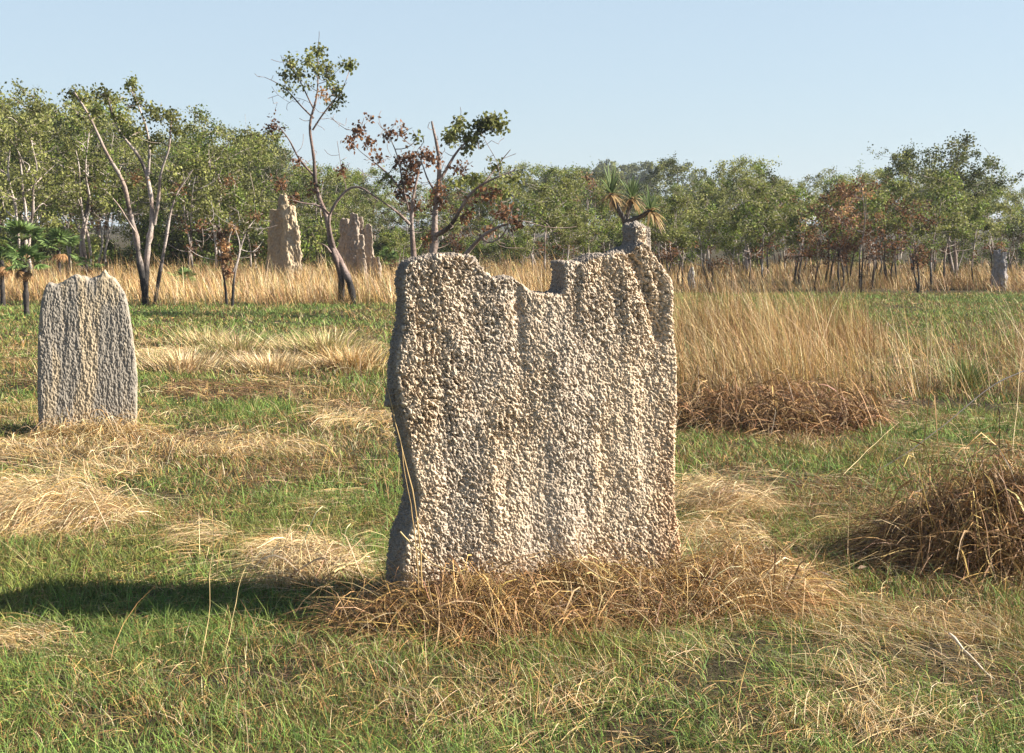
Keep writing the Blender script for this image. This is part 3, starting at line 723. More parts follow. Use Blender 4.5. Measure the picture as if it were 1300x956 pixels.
def build_tree(base, limbs, clusters, seed, bark=BK_GREY, char=0.5, lsize=(0.07, 0.12), twig=0.010, droop=0.4, bare=(), lmul=1.0, ntwig=0):
    """limbs: list of (points (n,3), r0, r1); clusters: (centre, radius, n leaves, palette); bare: twig-only targets. Returns trunk mesh, crown mesh (local to base)"""
    rng = np.random.default_rng(seed); base = np.asarray(base, float)
    tr = Acc(); cr = Acc(); nodes, nrad = [], []
    bark = np.array(bark)
    def bark_col(V):
        z = V[:, 2] - base[2]
        cz = np.clip((char * (0.7 + 0.8 * vnoise(V * 3.0, seed)) - z) / (0.35 * char + 0.01), 0, 1)[:, None]
        pat = np.clip((fbm(V * np.array([7, 7, 3]), seed, 3) - 0.42) * 5, 0, 1)[:, None]
        c = bark * (1 - 0.7 * pat) + bark * np.array([0.62, 0.50, 0.44]) * 0.7 * pat
        sc_ = np.clip((fbm(V * np.array([4, 4, 1.6]) + 9, seed + 5, 3) - 0.58) * 9, 0, 1)[:, None]; c = c * (1 - 0.7 * sc_)
        return c * (1 - cz) + np.array([0.03, 0.027, 0.025]) * cz
    for (pts, r0, r1) in limbs:
        pts = np.asarray(pts, float); ln = np.linalg.norm(np.diff(pts, axis=0), axis=1).sum()
        n = max(8, int(ln / 0.14)); q = smooth_path(pts, n, 0.012, rng)
        kk_ = max(4, n // 4); wv = np.stack([np.interp(np.linspace(0, 1, n), np.linspace(0, 1, kk_), np.concatenate([[0], rng.normal(0, 0.045, kk_ - 2), [0]])) for _ in range(3)], 1); q = q + wv * np.array([1, 1, 0.4])
        for _ in range(2): q[1:-1] = 0.25 * q[:-2] + 0.5 * q[1:-1] + 0.25 * q[2:]
        rr = np.linspace(r0, r1, n) * (1 + rng.normal(0, 0.09, n))
        V, Fq = tube(q, rr, 6); tr.add(V, Fq, bark_col(V)); nodes.append(q); nrad.append(rr)
    N0 = np.concatenate(nodes); N0r = np.concatenate(nrad)
    extra = [N0]; extrar = [N0r]
    def connect(c, r_):
        A = np.concatenate(extra); Ar = np.concatenate(extrar)
        dv = c - A; dist = np.linalg.norm(dv, axis=1)
        cost = dist + 0.9 * np.clip(-dv[:, 2] + 0.25 * dist, 0, None)
        i = int(np.argmin(cost)); a = A[i]
        if dist[i] < 0.05: return a
        mid = (a + c) / 2 + np.array([0, 0, -0.10 * dist[i]]) + rng.normal(0, 0.10 * dist[i], 3)
        n = max(5, int(dist[i] / 0.12)); q = smooth_path([a, mid, c], n, 0.014, rng)
        ra = min(Ar[i] * 0.8, max(0.006, r_ * (0.6 + 0.8 * dist[i])))
        rr = np.linspace(ra, 0.005, n)
        V, Fq = tube(q, rr, 4); tr.add(V, Fq, bark_col(V) )
        extra.append(q[2:]); extrar.append(rr[2:])
    order = sorted(clusters, key=lambda c: np.linalg.norm(np.asarray(c[0]) - base))
    for (c, rad, n, pal) in order:
        c = np.asarray(c, float); connect(c, twig)
        tone = rng.uniform(0.6, 1.35)
        n = int(n * lmul); k = max(3, int(n / 22)); per = max(3, n // k)
        for _ in range(k):
            e = c + rad * rng.normal(0, 0.55, 3) * np.array([1, 1, 0.7])
            q = smooth_path([c, (c + e) / 2 + rng.normal(0, 0.12 * rad, 3), e], 4)
            V, Fq = tube(q, np.linspace(0.005, 0.003, 4), 3); tr.add(V, Fq, bark_col(V))
            t = rng.random(per) ** 0.6
            pts = c + (e - c) * t[:, None] + rng.normal(0, 0.05 + 0.10 * rad, (per, 3))
            leaf_at(cr, pts, pal, rng, lsize, tone, droop)
    for _ in range(ntwig):
        i = rng.integers(0, len(N0)); up = N0[i]
        if up[2] - base[2] < 1.3: continue
        connect(up + rng.normal(0, 0.34, 3) + np.array([0, 0, 0.15]), twig * 0.6)
    for c in bare:
        connect(np.asarray(c, float), twig * 0.7)
    tr.V = [v - base for v in tr.V]; cr.V = [v - base for v in cr.V]
    return tr.mesh('trunk', M_bark, True), cr.mesh('crown', M_leaf)

def tree_thing(name, base, meshes, label, cat='tree', group=None):
    e = empty(name, base, label, cat, group)
    link('trunk', meshes[0], e); link('crown', meshes[1], e)
    return e

def px_tree(name, d, limbs_px, clusters_px, label, seed, group=None, bare_px=(), **kw):
    """a tree traced in the photograph: limbs [(list of (u, v, depth offset)), r0, r1], clusters (u, v, depth off, radius px, leaves, palette)"""
    rng = np.random.default_rng(seed + 1000)
    limbs = [([P(u, v, d + o) for (u, v, o) in L], r0, r1) for (L, r0, r1) in limbs_px]
    b = limbs[0][0][0].copy(); b[2] = 0
    for L in limbs:
        if L[0][0][2] < 0.35: L[0][0][2] = -0.05
    cl = [(P(u, v, d + o + rng.normal(0, 0.25)), r / F * d, n, pal) for (u, v, o, r, n, pal) in clusters_px]
    bare = [P(u, v, d + rng.normal(0, 0.3)) for (u, v) in bare_px]
    return tree_thing(name, b, build_tree(b, limbs, cl, seed, bare=bare, lmul=1.9, lsize=(0.055, 0.095), ntwig=70, **kw), label, 'tree', group)

# pale forked tree on the left (base 185,390)
px_tree('paperbark_tree', 29, [
    ([(186, 391, 0), (184, 360, 0), (176, 330, 0), (172, 290, -.1), (165, 255, -.2), (152, 220, -.3), (138, 195, -.4), (118, 160, -.5), (104, 132, -.5), (95, 118, -.5)], 0.075, 0.018),
    ([(185, 391, 0), (186, 350, .1), (196, 290, .2), (192, 255, .2), (188, 225, .3), (184, 200, .3), (168, 188, .3), (152, 172, .4), (146, 148, .4), (136, 120, .4)], 0.075, 0.016),
    ([(196, 285, .2), (202, 255, .1), (200, 222, 0), (206, 205, 0), (218, 192, -.1), (214, 170, -.1), (218, 150, 0)], 0.04, 0.014),
    ([(196, 391, .3), (200, 350, .3), (205, 310, .4), (214, 270, .5), (228, 240, .5), (245, 215, .5)], 0.045, 0.012),
    ([(172, 295, -.1), (160, 280, -.3), (145, 262, -.5), (132, 240, -.6)], 0.025, 0.01),
    ([(188, 222, .3), (192, 190, .4), (184, 160, .4), (172, 130, .3), (165, 112, .3)], 0.03, 0.011)],
    [(95, 118, -.5, 10, 60, L_OLIVE), (108, 125, -.4, 9, 50, L_OLIVE), (128, 120, .4, 9, 60, L_OLIVE), (140, 128, .4, 8, 50, L_LIGHT), (166, 108, .3, 10, 75, L_OLIVE), (174, 128, .3, 10, 70, L_OLIVE), (150, 148, .4, 12, 80, L_OLIVE),
     (190, 140, .2, 13, 90, L_OLIVE), (205, 150, 0, 12, 90, L_LIGHT), (218, 148, 0, 11, 90, L_OLIVE), (222, 165, 0, 9, 60, L_OLIVE), (178, 168, .3, 13, 70, L_OLIVE), (160, 165, .3, 11, 60, L_DARK), (200, 178, 0, 11, 60, L_OLIVE), (122, 145, -.4, 8, 36, L_OLIVE), (245, 215, .5, 12, 40, L_OLIVE), (226, 240, .5, 10, 34, L_TAN), (132, 240, -.6, 12, 45, L_OLIVE), (170, 225, 0, 10, 36, L_TAN), (108, 150, -.5, 7, 26, L_OLIVE)],
    'pale multi-stemmed tree with thin twisting limbs right of the grey fluted mound', 1, bark=(0.36, 0.30, 0.26), char=0.9,
    bare_px=[(120, 200), (235, 190), (150, 210), (210, 215), (160, 135), (205, 130), (225, 205), (140, 235)])

# slender tall tree (base 440,388)
px_tree('slender_tree', 29.5, [
    ([(433, 389, 0), (431, 360, 0), (426, 325, 0), (420, 300, 0), (412, 275, 0), (406, 258, 0), (402, 235, .1), (398, 205, .1), (397, 178, .1), (398, 150, .1), (400, 130, .1), (403, 100, .1), (404, 78, .1)], 0.075, 0.012),
    ([(449, 387, -.2), (448, 365, -.2), (440, 345, -.1), (430, 328, 0), (422, 312, 0)], 0.085, 0.06),
    ([(424, 318, 0), (420, 295, -.2), (418, 275, -.3), (424, 255, -.3), (432, 240, -.3), (446, 228, -.3), (462, 240, -.4), (478, 252, -.5)], 0.055, 0.010),
    ([(418, 272, -.2), (408, 262, -.3), (398, 258, -.3), (386, 260, -.4), (372, 254, -.5)], 0.028, 0.010),
    ([(424, 322, 0), (412, 314, -.2), (403, 308, -.3)], 0.03, 0.012),
    ([(400, 225, .1), (392, 215, .3), (380, 205, .4), (372, 190, .5), (362, 170, .6), (345, 152, .7)], 0.028, 0.008),
    ([(397, 165, .1), (410, 148, 0), (420, 130, 0), (430, 112, -.1), (438, 92, -.1), (446, 82, -.1)], 0.022, 0.008),
    ([(398, 150, .1), (385, 135, .2), (372, 118, .3), (358, 105, .4), (336, 98, .5)], 0.020, 0.006),
    ([(399, 140, .1), (388, 110, .3), (378, 90, .3), (366, 78, .3)], 0.016, 0.006)],
    [(404, 66, .1, 8, 80, L_OLIVE), (392, 76, .1, 9, 70, L_OLIVE), (372, 82, .3, 10, 80, L_OLIVE), (378, 94, .3, 9, 60, L_OLIVE), (362, 96, .4, 8, 40, L_OLIVE), (413, 86, .1, 9, 60, L_OLIVE), (420, 98, 0, 8, 50, L_OLIVE), (444, 83, -.1, 6, 60, L_OLIVE), (435, 84, -.1, 4, 22, L_OLIVE), (426, 112, 0, 8, 50, L_OLIVE), (430, 124, 0, 7, 50, L_DARK), (420, 134, 0, 7, 40, L_DARK), (365, 112, .4, 9, 36, L_OLIVE), (402, 92, .1, 8, 36, L_OLIVE),
     (392, 108, .2, 10, 26, L_OLIVE), (346, 160, .7, 12, 60, L_RED), (350, 175, .6, 10, 40, L_OLIVE), (357, 235, 0, 10, 40, L_RED), (400, 240, .1, 8, 36, L_RED), (372, 250, -.5, 6, 26, L_RED), (378, 205, .4, 8, 24, L_RED), (432, 215, 0, 10, 30, L_RED), (412, 120, .1, 8, 26, L_TAN)],
    'tallest slender tree with two crossing stems between the two groups of spires', 2, bark=(0.25, 0.19, 0.165), char=0.7,
    bare_px=[(330, 97), (345, 110), (340, 125), (352, 130), (365, 140), (380, 150), (372, 128), (440, 150), (430, 160), (385, 170), (350, 140), (412, 165), (425, 145), (360, 190), (440, 200), (412, 190)])

# two gnarled trees behind the mound's left shoulder
px_tree('gnarled_tree', 26, [
    ([(527, 350, 0), (524, 310, 0), (520, 280, 0), (517, 255, 0), (522, 240, 0), (530, 228, .1), (534, 205, .2)], 0.07, 0.014),
    ([(520, 285, 0), (510, 268, -.2), (496, 262, -.3), (484, 252, -.3), (470, 245, -.3)], 0.03, 0.009),
    ([(517, 257, 0), (506, 230, .2), (494, 218, .3), (480, 210, .3), (462, 196, .4)], 0.028, 0.008),
    ([(519, 268, 0), (512, 240, -.2), (508, 215, -.2), (498, 190, -.2), (492, 168, -.2)], 0.022, 0.007)],
    [(455, 165, .4, 9, 45, L_RED), (447, 180, .4, 8, 30, L_RED), (470, 180, .3, 9, 36, L_RED), (492, 170, -.2, 9, 36, L_RED), (510, 165, -.2, 8, 30, L_RED), (520, 200, .1, 10, 50, L_RED), (505, 205, -.2, 9, 40, L_RED), (528, 215, .1, 10, 60, L_RED), (515, 228, 0, 10, 70, L_RED), (512, 245, 0, 9, 50, L_RED), (538, 195, .2, 9, 36, L_RED), (480, 200, .3, 8, 26, L_RED), (530, 175, .2, 7, 26, L_OLIVE), (470, 150, .3, 6, 12, L_RED), (526, 262, 0, 8, 40, L_RED), (490, 225, .2, 8, 30, L_OLIVE)],
    'gnarled tree with sparse red-brown leaves rising behind the big mound left shoulder', 3, bark=(0.25, 0.20, 0.175), char=0.8,
    bare_px=[(445, 165), (462, 150), (480, 155), (503, 150), (515, 170), (440, 190), (545, 205), (460, 215)])
px_tree('gnarled_tree', 25.5, [
    ([(546, 355, 0), (547, 320, 0), (550, 295, 0), (548, 270, 0), (554, 240, 0), (556, 215, 0), (555, 190, 0), (549, 172, 0), (548, 154, 0)], 0.085, 0.022),
    ([(550, 300, 0), (566, 296, -.2), (574, 288, -.3), (580, 268, -.3), (592, 252, -.4), (608, 240, -.4), (622, 232, -.5), (640, 224, -.5), (655, 215, -.5)], 0.045, 0.010),
    ([(555, 235, 0), (570, 210, .1), (580, 190, .2), (592, 175, .2), (610, 168, .2), (628, 160, .2)], 0.030, 0.010),
    ([(580, 345, -.6), (590, 322, -.7), (602, 315, -.8), (614, 300, -.9), (630, 290, -.9), (646, 284, -1), (662, 280, -1)], 0.05, 0.012),
    ([(612, 302, -.9), (620, 312, -1), (636, 305, -1), (644, 288, -1)], 0.022, 0.01),
    ([(554, 245, 0), (542, 228, .2), (536, 210, .3), (530, 190, .3)], 0.02, 0.008),
    ([(608, 240, -.4), (622, 225, -.2), (636, 205, -.2), (648, 190, -.2)], 0.018, 0.007)],
    [(622, 152, .2, 10, 110, L_OLIVE), (632, 160, .2, 9, 90, L_OLIVE), (610, 160, .2, 9, 80, L_DARK), (598, 172, .2, 9, 70, L_OLIVE), (584, 158, .2, 8, 70, L_OLIVE), (570, 175, .2, 9, 80, L_OLIVE), (575, 168, .2, 6, 50, L_LIGHT), (605, 180, .2, 8, 50, L_OLIVE), (590, 188, .2, 7, 36, L_DARK),
     (548, 200, 0, 8, 50, L_RED), (552, 258, 0, 10, 70, L_RED), (560, 240, 0, 7, 40, L_RED), (600, 225, -.3, 14, 60, L_OLIVE), (620, 245, -.4, 14, 70, L_RED), (640, 240, -.4, 12, 60, L_OLIVE), (590, 275, -.4, 10, 40, L_RED), (640, 270, -.8, 14, 60, L_RED), (620, 295, -.9, 9, 36, L_RED), (655, 225, -.5, 10, 36, L_OLIVE), (585, 215, 0, 9, 36, L_RED), (655, 285, -1, 9, 36, L_RED), (550, 300, 0, 6, 30, L_RED), (575, 232, -.1, 10, 40, L_OLIVE), (630, 210, -.2, 12, 50, L_OLIVE)],
    'gnarled tree with a dead broken top and green tuft, leaning limbs behind the big mound', 4, bark=(0.27, 0.21, 0.18), char=0.4,
    bare_px=[(640, 175), (655, 195), (575, 155), (565, 190), (660, 245), (650, 300), (665, 265), (600, 205), (618, 200)])

# small dead sapling with a hanging tan leaf clump
px_tree('dead_sapling', 29, [
    ([(288, 391, 0), (287, 360, 0), (285, 335, 0), (283, 310, 0), (280, 290, 0)], 0.032, 0.010),
    ([(295, 390, -.1), (296, 355, -.1), (302, 330, -.1), (306, 310, 0), (312, 290, 0), (322, 280, 0)], 0.035, 0.010),
    ([(296, 345, -.1), (304, 315, -.2), (300, 295, -.2), (296, 285, -.2)], 0.018, 0.008)],
    [(284, 312, 0, 6, 60, L_TAN), (287, 328, 0, 7, 70, L_TAN), (280, 298, 0, 5, 36, L_RED), (297, 290, -.1, 5, 30, L_TAN), (323, 275, 0, 6, 30, L_TAN), (290, 345, 0, 5, 30, L_RED)],
    'small scorched sapling carrying a hanging clump of dead tan leaves', 5, bark=(0.42, 0.36, 0.32), char=0.7)

# ---- procedural trees, a few prototypes then copies
def proto_tree(seed, H, stems, crown_lo, crown_r, ncl, per, pals, lean=0.25, bark=BK_GREY, r0=0.05, lowred=0, shape='round', lsize=(0.055, 0.092), char=0.5, crad=0.34, lm=1.6):
    rng = np.random.default_rng(seed); limbs = []; tips = []
    for k in range(stems):
        a = rng.uniform(0, 6.28); b0 = rng.normal(0, 0.06 if stems > 1 else 0.0, 2)
        top = H * rng.uniform(0.72, 0.95); off = rng.uniform(0.3, 1) * lean * H * 0.5
        pts = [(b0[0], b0[1], -0.08)]
        for j in range(1, 8):
            t = j / 7
            w = 0.055 * H * rng.normal(0, 0.4, 2)
            pts.append((b0[0] + math.cos(a) * off * t ** 1.2 + w[0], b0[1] + math.sin(a) * off * t ** 1.2 + w[1], top * t))
        limbs.append((pts, r0 * rng.uniform(0.8, 1.15), r0 * 0.22))
        for _ in range(3):                                  # main limbs
            i = rng.integers(3, 7); p0 = np.array(pts[i]); aa = rng.uniform(0, 6.28); ll = crown_r * rng.uniform(0.5, 1.0)
            e = p0 + np.array([math.cos(aa) * ll, math.sin(aa) * ll, ll * rng.uniform(0.3, 0.9)])
            e[2] = min(e[2], H * 0.96)
            m = (p0 + e) / 2 + rng.normal(0, 0.12, 3)
            limbs.append(([p0, m, e], r0 * 0.42, r0 * 0.14)); tips.append(e)
        tips.append(np.array(pts[-1]))
    cl = []
    for _ in range(ncl):
        if rng.random() < 0.55:
            c = tips[rng.integers(0, len(tips))] + rng.normal(0, 0.28 * crown_r, 3)
        else:
            th = rng.uniform(0, 6.28); q = math.sqrt(rng.random())
            zz = crown_lo + (1 - crown_lo) * rng.random()
            wz = math.sin(math.pi * min(max((zz - crown_lo) / (1 - crown_lo) * 0.85 + 0.12, 0), 1)) ** 0.6
            c = np.array([math.cos(th) * q * crown_r * wz, math.sin(th) * q * crown_r * wz, zz * H])
        c[2] = min(max(c[2], crown_lo * H), H - 0.12)
        cl.append((c, crad * rng.uniform(0.6, 1.2), int(per * rng.uniform(0.6, 1.4)), pals[rng.integers(0, len(pals))]))
    for _ in range(lowred):
        th = rng.uniform(0, 6.28); q = crown_r * rng.uniform(0.1, 0.6)
        cl.append((np.array([math.cos(th) * q, math.sin(th) * q, H * rng.uniform(0.28, 0.6)]), 0.2, int(per * 0.7), L_RED))
    bare = [np.array([rng.uniform(-.8, .8) * crown_r, rng.uniform(-.8, .8) * crown_r, H * rng.uniform(0.3, 0.98)]) for _ in range(12)]
    return build_tree((0, 0, 0), limbs, cl, seed, bark=bark, char=char, lsize=lsize, bare=bare, lmul=lm)

PROTO = {}
def proto(kind, i, *a, **k):
    PROTO.setdefault(kind, []).append((proto_tree(1000 + 37 * i + hash_kind(kind), *a, **k), a[0]))
def hash_kind(s): return sum(ord(c) * (j + 3) for j, c in enumerate(s)) % 997
for i in range(3):
    proto('olive', i, 4.6, 2 + i % 2, 0.47, 1.25, 50, 50, [L_OLIVE, L_OLIVE, L_GREEN, L_LIGHT], bark=BK_PALE, r0=0.045, lowred=3)
    proto('dense', i, 4.4, 3, 0.38, 1.35, 78, 62, [L_OLIVE, L_GREEN, L_DARK, L_LIGHT], bark=BK_PALE, r0=0.048, lowred=2)
    proto('dark', i, 4.4, 1 + i % 2, 0.34, 1.2, 70, 50, [L_DARK, L_DARK, L_OLIVE], bark=BK_GREY, r0=0.06)
    proto('light', i, 4.8, 3, 0.32, 1.35, 76, 60, [L_LIGHT, L_LIGHT, L_OLIVE], bark=BK_PALE, r0=0.055)
for i in range(4):
    proto('sapling', i, 3.1, 1 + i % 2, 0.57, 0.75, 34, 42, [L_OLIVE, L_GREEN, L_LIGHT, L_OLIVE], bark=BK_PALE, r0=0.036, lowred=4 if i % 2 else 1, char=0.75, crad=0.28)
    proto('scorched', i, 3.0, 2, 0.48, 0.80, 26, 34, [L_RED, L_RED, L_OLIVE, L_GREEN, L_TAN], bark=BK_GREY, r0=0.036, lowred=9, char=0.9, crad=0.3)
for i in range(3):
    proto('bush', i, 1.5, 3, 0.08, 0.75, 44, 40, [L_GREEN, L_OLIVE, L_GREEN, L_DARK], bark=BK_DARK, r0=0.025, char=0.2, crad=0.26)
    proto('far', i, 10.0, 2, 0.3, 3.2, 90, 60, [L_OLIVE, L_DARK], bark=BK_GREY, r0=0.14, lsize=(0.22, 0.36), crad=0.8, lm=1.0)

SKY_U = [-120, 0, 50, 100, 130, 180, 230, 270, 320, 345, 400, 450, 500, 560, 640, 700, 735, 780, 830, 850, 870, 910, 950, 1000, 1040, 1080, 1120, 1150, 1190, 1220, 1250, 1265, 1300, 1420]
SKY_V = [120, 122, 112, 128, 118, 160, 150, 138, 150, 178, 192, 206, 206, 205, 198, 193, 200, 216, 226, 226, 228, 216, 205, 200, 205, 214, 212, 200, 200, 205, 212, 222, 226, 226]
def sky_v(u): return float(np.interp(u, SKY_U, SKY_V))

WORDS = {'olive': ('olive_tree', 'olive-green'), 'dense': ('leafy_tree', 'dense mid-green'), 'dark': ('dark_tree', 'dark green'), 'light': ('pale_leaved_tree', 'yellow-green'), 'sapling': ('thin_sapling', 'thin-stemmed green'),
         'scorched': ('scorched_sapling', 'scorched red-brown'), 'bush': ('leafy_bush', 'low green'), 'far': ('distant_tree', 'hazy distant')}
NOUN = {'olive': 'tree', 'dense': 'tree', 'dark': 'tree', 'light': 'tree', 'sapling': 'sapling', 'scorched': 'sapling', 'bush': 'bush', 'far': 'tree'}
ZN = [(-999, 0, 'beyond the left edge'), (0, 130, 'above the palms'), (130, 250, 'behind the pale multi-stemmed tree'), (250, 340, 'behind the dead sapling'), (340, 400, 'behind the tallest spired mound'),
      (400, 490, 'behind the grey spires'), (490, 620, 'behind the gnarled trees'), (620, 740, 'above the mound notch'), (740, 870, 'around the screw pine'), (870, 980, 'just right of the big mound'),
      (980, 1080, 'mid right woodland'), (1080, 1180, 'left of the tall dark tree'), (1180, 1255, 'beside the tall dark tree'), (1255, 1300, 'near the blocky mound'), (1300, 1999, 'beyond the right edge')]
ORD = ['first', 'second', 'third', 'fourth', 'fifth', 'sixth', 'seventh', 'eighth', 'ninth', 'tenth', 'eleventh', 'twelfth', 'thirteenth', 'fourteenth', 'fifteenth']
placed = []
FIRST = {}
def put(kind, u, d, vtop=None, row='front', H=None, label=None):
    v = PROTO[kind]; me, h0 = v[R.integers(0, len(v))]
    x = (u - 650) / F * d
    if H is None:
        H = CH + (285 - vtop) / F * d
    placed.append((kind, row, u, d, x, me, H / h0, label))

def flush_trees():
    zones = {}
    for i, t in enumerate(placed):
        z = next(k for k, (a, b, w) in enumerate(ZN) if a <= t[2] < b)
        zones.setdefault((t[0], t[1], z), []).append(i)
    labs = {}
    for (kind, row, z), ids in zones.items():
        ids.sort(key=lambda i: placed[i][2])
        for n, i in enumerate(ids):
            o = '' if len(ids) == 1 else ORD[n] + ' '
            labs[i] = f"{o}{WORDS[kind][1]} {NOUN[kind]}" + ('' if len(ids) == 1 else ' from left') + f", {row} row, {ZN[z][2]}"
    for i, (kind, row, u, d, x, me, s, label) in enumerate(placed):
        lab = label or labs[i]
        key = id(me[0]); g = {'bush': 'bushes under the woodland edge', 'far': 'hazy trees of the distant ridge'}.get(kind, 'trees of the woodland belt')
        cat = NOUN[kind]; rz = R.uniform(0, 6.28); loc = (x, d, gz1(x, d)); sw = s * R.uniform(0.92, 1.12)
        if key not in FIRST:
            e = tree_thing(WORDS[kind][0], loc, me, lab, cat, g); e.rotation_euler = (0, 0, rz); e.scale = (sw, sw, s); FIRST[key] = e
        else:
            copy_thing(FIRST[key], loc, rz, sw, s, lab, g)

def pt(u0, u1, n, j=0.35):
    k = np.linspace(u0, u1, n); return k + R.normal(0, (u1 - u0) / max(n - 1, 1) * j, n)
# back row: forms the skyline
for u in pt(-60, 340, 13):
    put(['light', 'dense', 'olive', 'dense'][R.integers(0, 4)], u, R.uniform(50, 62), sky_v(u) + R.uniform(2, 36), 'back')
for u in pt(340, 880, 16):
    put(['dense', 'olive', 'dense', 'dark'][R.integers(0, 4)], u, R.uniform(56, 76), sky_v(u) + R.uniform(0, 22), 'back')
for u in pt(880, 1370, 15):
    put(['dense', 'olive', 'light', 'dense'][R.integers(0, 4)], u, R.uniform(52, 66), sky_v(u) + R.uniform(0, 22), 'back')
# farther filler, seen through the gaps
for u in pt(-40, 1340, 16):
    put('dense', u, R.uniform(84, 105), sky_v(u) + R.uniform(20, 40), 'farthest')
for u in pt(-40, 420, 10):
    put('dense', u, R.uniform(70, 84), sky_v(u) + R.uniform(30, 60), 'farthest')
# middle row
for u in pt(-50, 340, 11):
    put(['olive', 'dense', 'light', 'olive'][R.integers(0, 4)], u, R.uniform(42, 48), sky_v(u) + R.uniform(30, 80), 'middle')
for u in pt(350, 870, 15):
    put(['olive', 'sapling', 'dense', 'scorched'][R.integers(0, 4)], u, R.uniform(44, 52), sky_v(u) + R.uniform(14, 50), 'middle')
for u in pt(880, 1360, 17):
    put(['olive', 'dense', 'sapling', 'scorched', 'light'][R.integers(0, 5)], u, R.uniform(43, 49), sky_v(u) + R.uniform(8, 50), 'middle')
# front row of thin saplings on the right
for j, u in enumerate([868, 905, 930, 948, 968, 1000, 1012, 1035, 1052, 1062, 1076, 1092, 1105, 1121, 1140, 1165, 1186, 1205, 1232, 1335, 1350]):
    red = 1030 < u < 1135 or u in (1165, 1290)
    put('scorched' if red and R.random() < 0.75 else 'sapling', u + R.normal(0, 3), R.uniform(34, 39.5), sky_v(u) + R.uniform(12, 60), 'front')
for u in (690, 712, 733, 745, 760, 838, 850):
    put('sapling' if R.random() < .6 else 'scorched', u + R.normal(0, 3), R.uniform(38, 44), sky_v(u) + R.uniform(25, 70), 'front')
for u in (245, 318, 505, 664):
    put('sapling', u, R.uniform(37, 41), sky_v(u) + R.uniform(50, 90), 'front')
# named ones
put('light', 40, 38, 112, label='big yellow-green tree with rounded crown at the left edge')
put('dense', 110, 41, 135, label='broad green tree between the left-edge tree and the pale multi-stemmed tree')
put('olive', 275, 40, 136, label='tall olive tree with pale trunk left of the sandy spires')
put('dark', 1212, 41, 178, label='tall dark tree rising above the woodland on the right')
put('dark', 1160, 44, 192, label='dark tree second in height, left of the tall dark tree on the right')
put('dark', 848, 70, 204, label='dark tree poking above the skyline just right of the screw pine')
put('dense', 948, 45, 203, label='broad green tree nearest the big mound in the right-hand woodland')
# bushes
for u in pt(-40, 500, 30): put('bush', u, R.uniform(41, 50), H=R.uniform(0.9, 1.9), row='lower')
for u in pt(500, 880, 20): put('bush', u, R.uniform(46, 56), H=R.uniform(0.9, 1.7), row='lower')
for u in pt(880, 1350, 15): put('bush', u, R.uniform(47, 56), H=R.uniform(0.7, 1.3), row='lower')
# hazy ridge far away
for u in (735, 752, 768, 782, 800, 815, 828, 880, 700, 905): put('far', u, R.uniform(190, 240), 206 + R.uniform(0, 12) + (8 if u > 815 else 0), 'far')
flush_trees()

# ------------------------------------------------------------------ fan palms
def fan_mesh(seed, Rf=0.42, pet=0.45, nseg=18, pal=L_GREEN, droop=0.25, name='frond'):
    rng = np.random.default_rng(seed); a = Acc()
    q = smooth_path([(0, 0, 0), (pet * 0.5, 0, 0.06), (pet, 0, 0)], 6)
    V, Fq = tube(q, np.linspace(0.010, 0.006, 6), 4); a.add(V, Fq, np.tile((0.16, 0.17, 0.06), (len(V), 1)))
    for k in range(nseg):
        th = -2.1 + 4.2 * k / (nseg - 1); L = Rf * (1 - 0.22 * abs(th) / 2.1) * rng.uniform(0.9, 1.08)
        d = np.array([math.cos(th), math.sin(th), 0]); s = np.array([-d[1], d[0], 0.5 * (-1) ** k])
        t = np.linspace(0, 1, 5)
        path = np.array([pet, 0, 0]) + d * (L * t)[:, None] + np.array([0, 0, -1]) * (droop * L * t ** 2.2)[:, None]
        w = Rf * 0.16 * np.array([0.25, 0.9, 1.0, 0.6, 0.05])
        V = np.concatenate([path - s * w[:, None] * .5, path + s * w[:, None] * .5])
        i = np.arange(4); Fq = np.stack([i, i + 1, i + 6, i + 5], 1)
        c = np.array(pal[rng.integers(0, len(pal))]) * rng.uniform(0.8, 1.2)
        a.add(V, Fq, np.tile(c, (10, 1)))
    return a.mesh(name, M_leaf)
L_PALM = [(0.14, 0.21, 0.055), (0.18, 0.25, 0.085), (0.10, 0.16, 0.045)]
FR = [fan_mesh(i, pal=L_PALM) for i in range(3)]
DF = [fan_mesh(10 + i, pal=L_TAN, droop=0.8, name='dead_frond') for i in range(2)]
def palm(u, v, d, trunk_h, nf, nd, label, s=1.0, lean=0.0, seed=0):
    s = s * 0.66
    rng = np.random.default_rng(seed + 50); p = P(u, v, d); x = p[0]
    e = empty('fan_palm', (x, d, gz1(x, d)), label, 'palm', 'fan palms at the woodland edge')
    th = max(trunk_h, 0.08)
    q = smooth_path([(0, 0, -.05), (lean * .4, 0, th * .5), (lean, 0, th)], 12, 0.006, rng)
    V, Fq = tube(q, np.linspace(0.055, 0.042, 12) * (1 + rng.normal(0, 0.12, 12)), 7)
    link('trunk', mesh_np('trunk', V, [Fq], M_bark, np.tile((0.055, 0.047, 0.042), (len(V), 1)) * rng.uniform(.7, 1.4, (len(V), 1)), True), e)
    for k in range(nf):
        o = link('frond', FR[k % 3], e, (lean, 0, th))
        o.rotation_euler = (rng.normal(0, .2), -rng.uniform(-0.15, 1.25), k * 2.4 + rng.normal(0, .2)); o.scale = (s,) * 3
    for k in range(nd):
        o = link('dead_frond', DF[k % 2], e, (lean, 0, th - 0.04))
        o.rotation_euler = (rng.normal(0, .2), rng.uniform(0.5, 1.2), k * 2.4 + 0.7); o.scale = (s * .62,) * 3
palm(34, 400, 25.8, 0.93, 11, 7, 'dark-trunked fan palm standing clear left of the grey fluted mound', 0.85, seed=1)
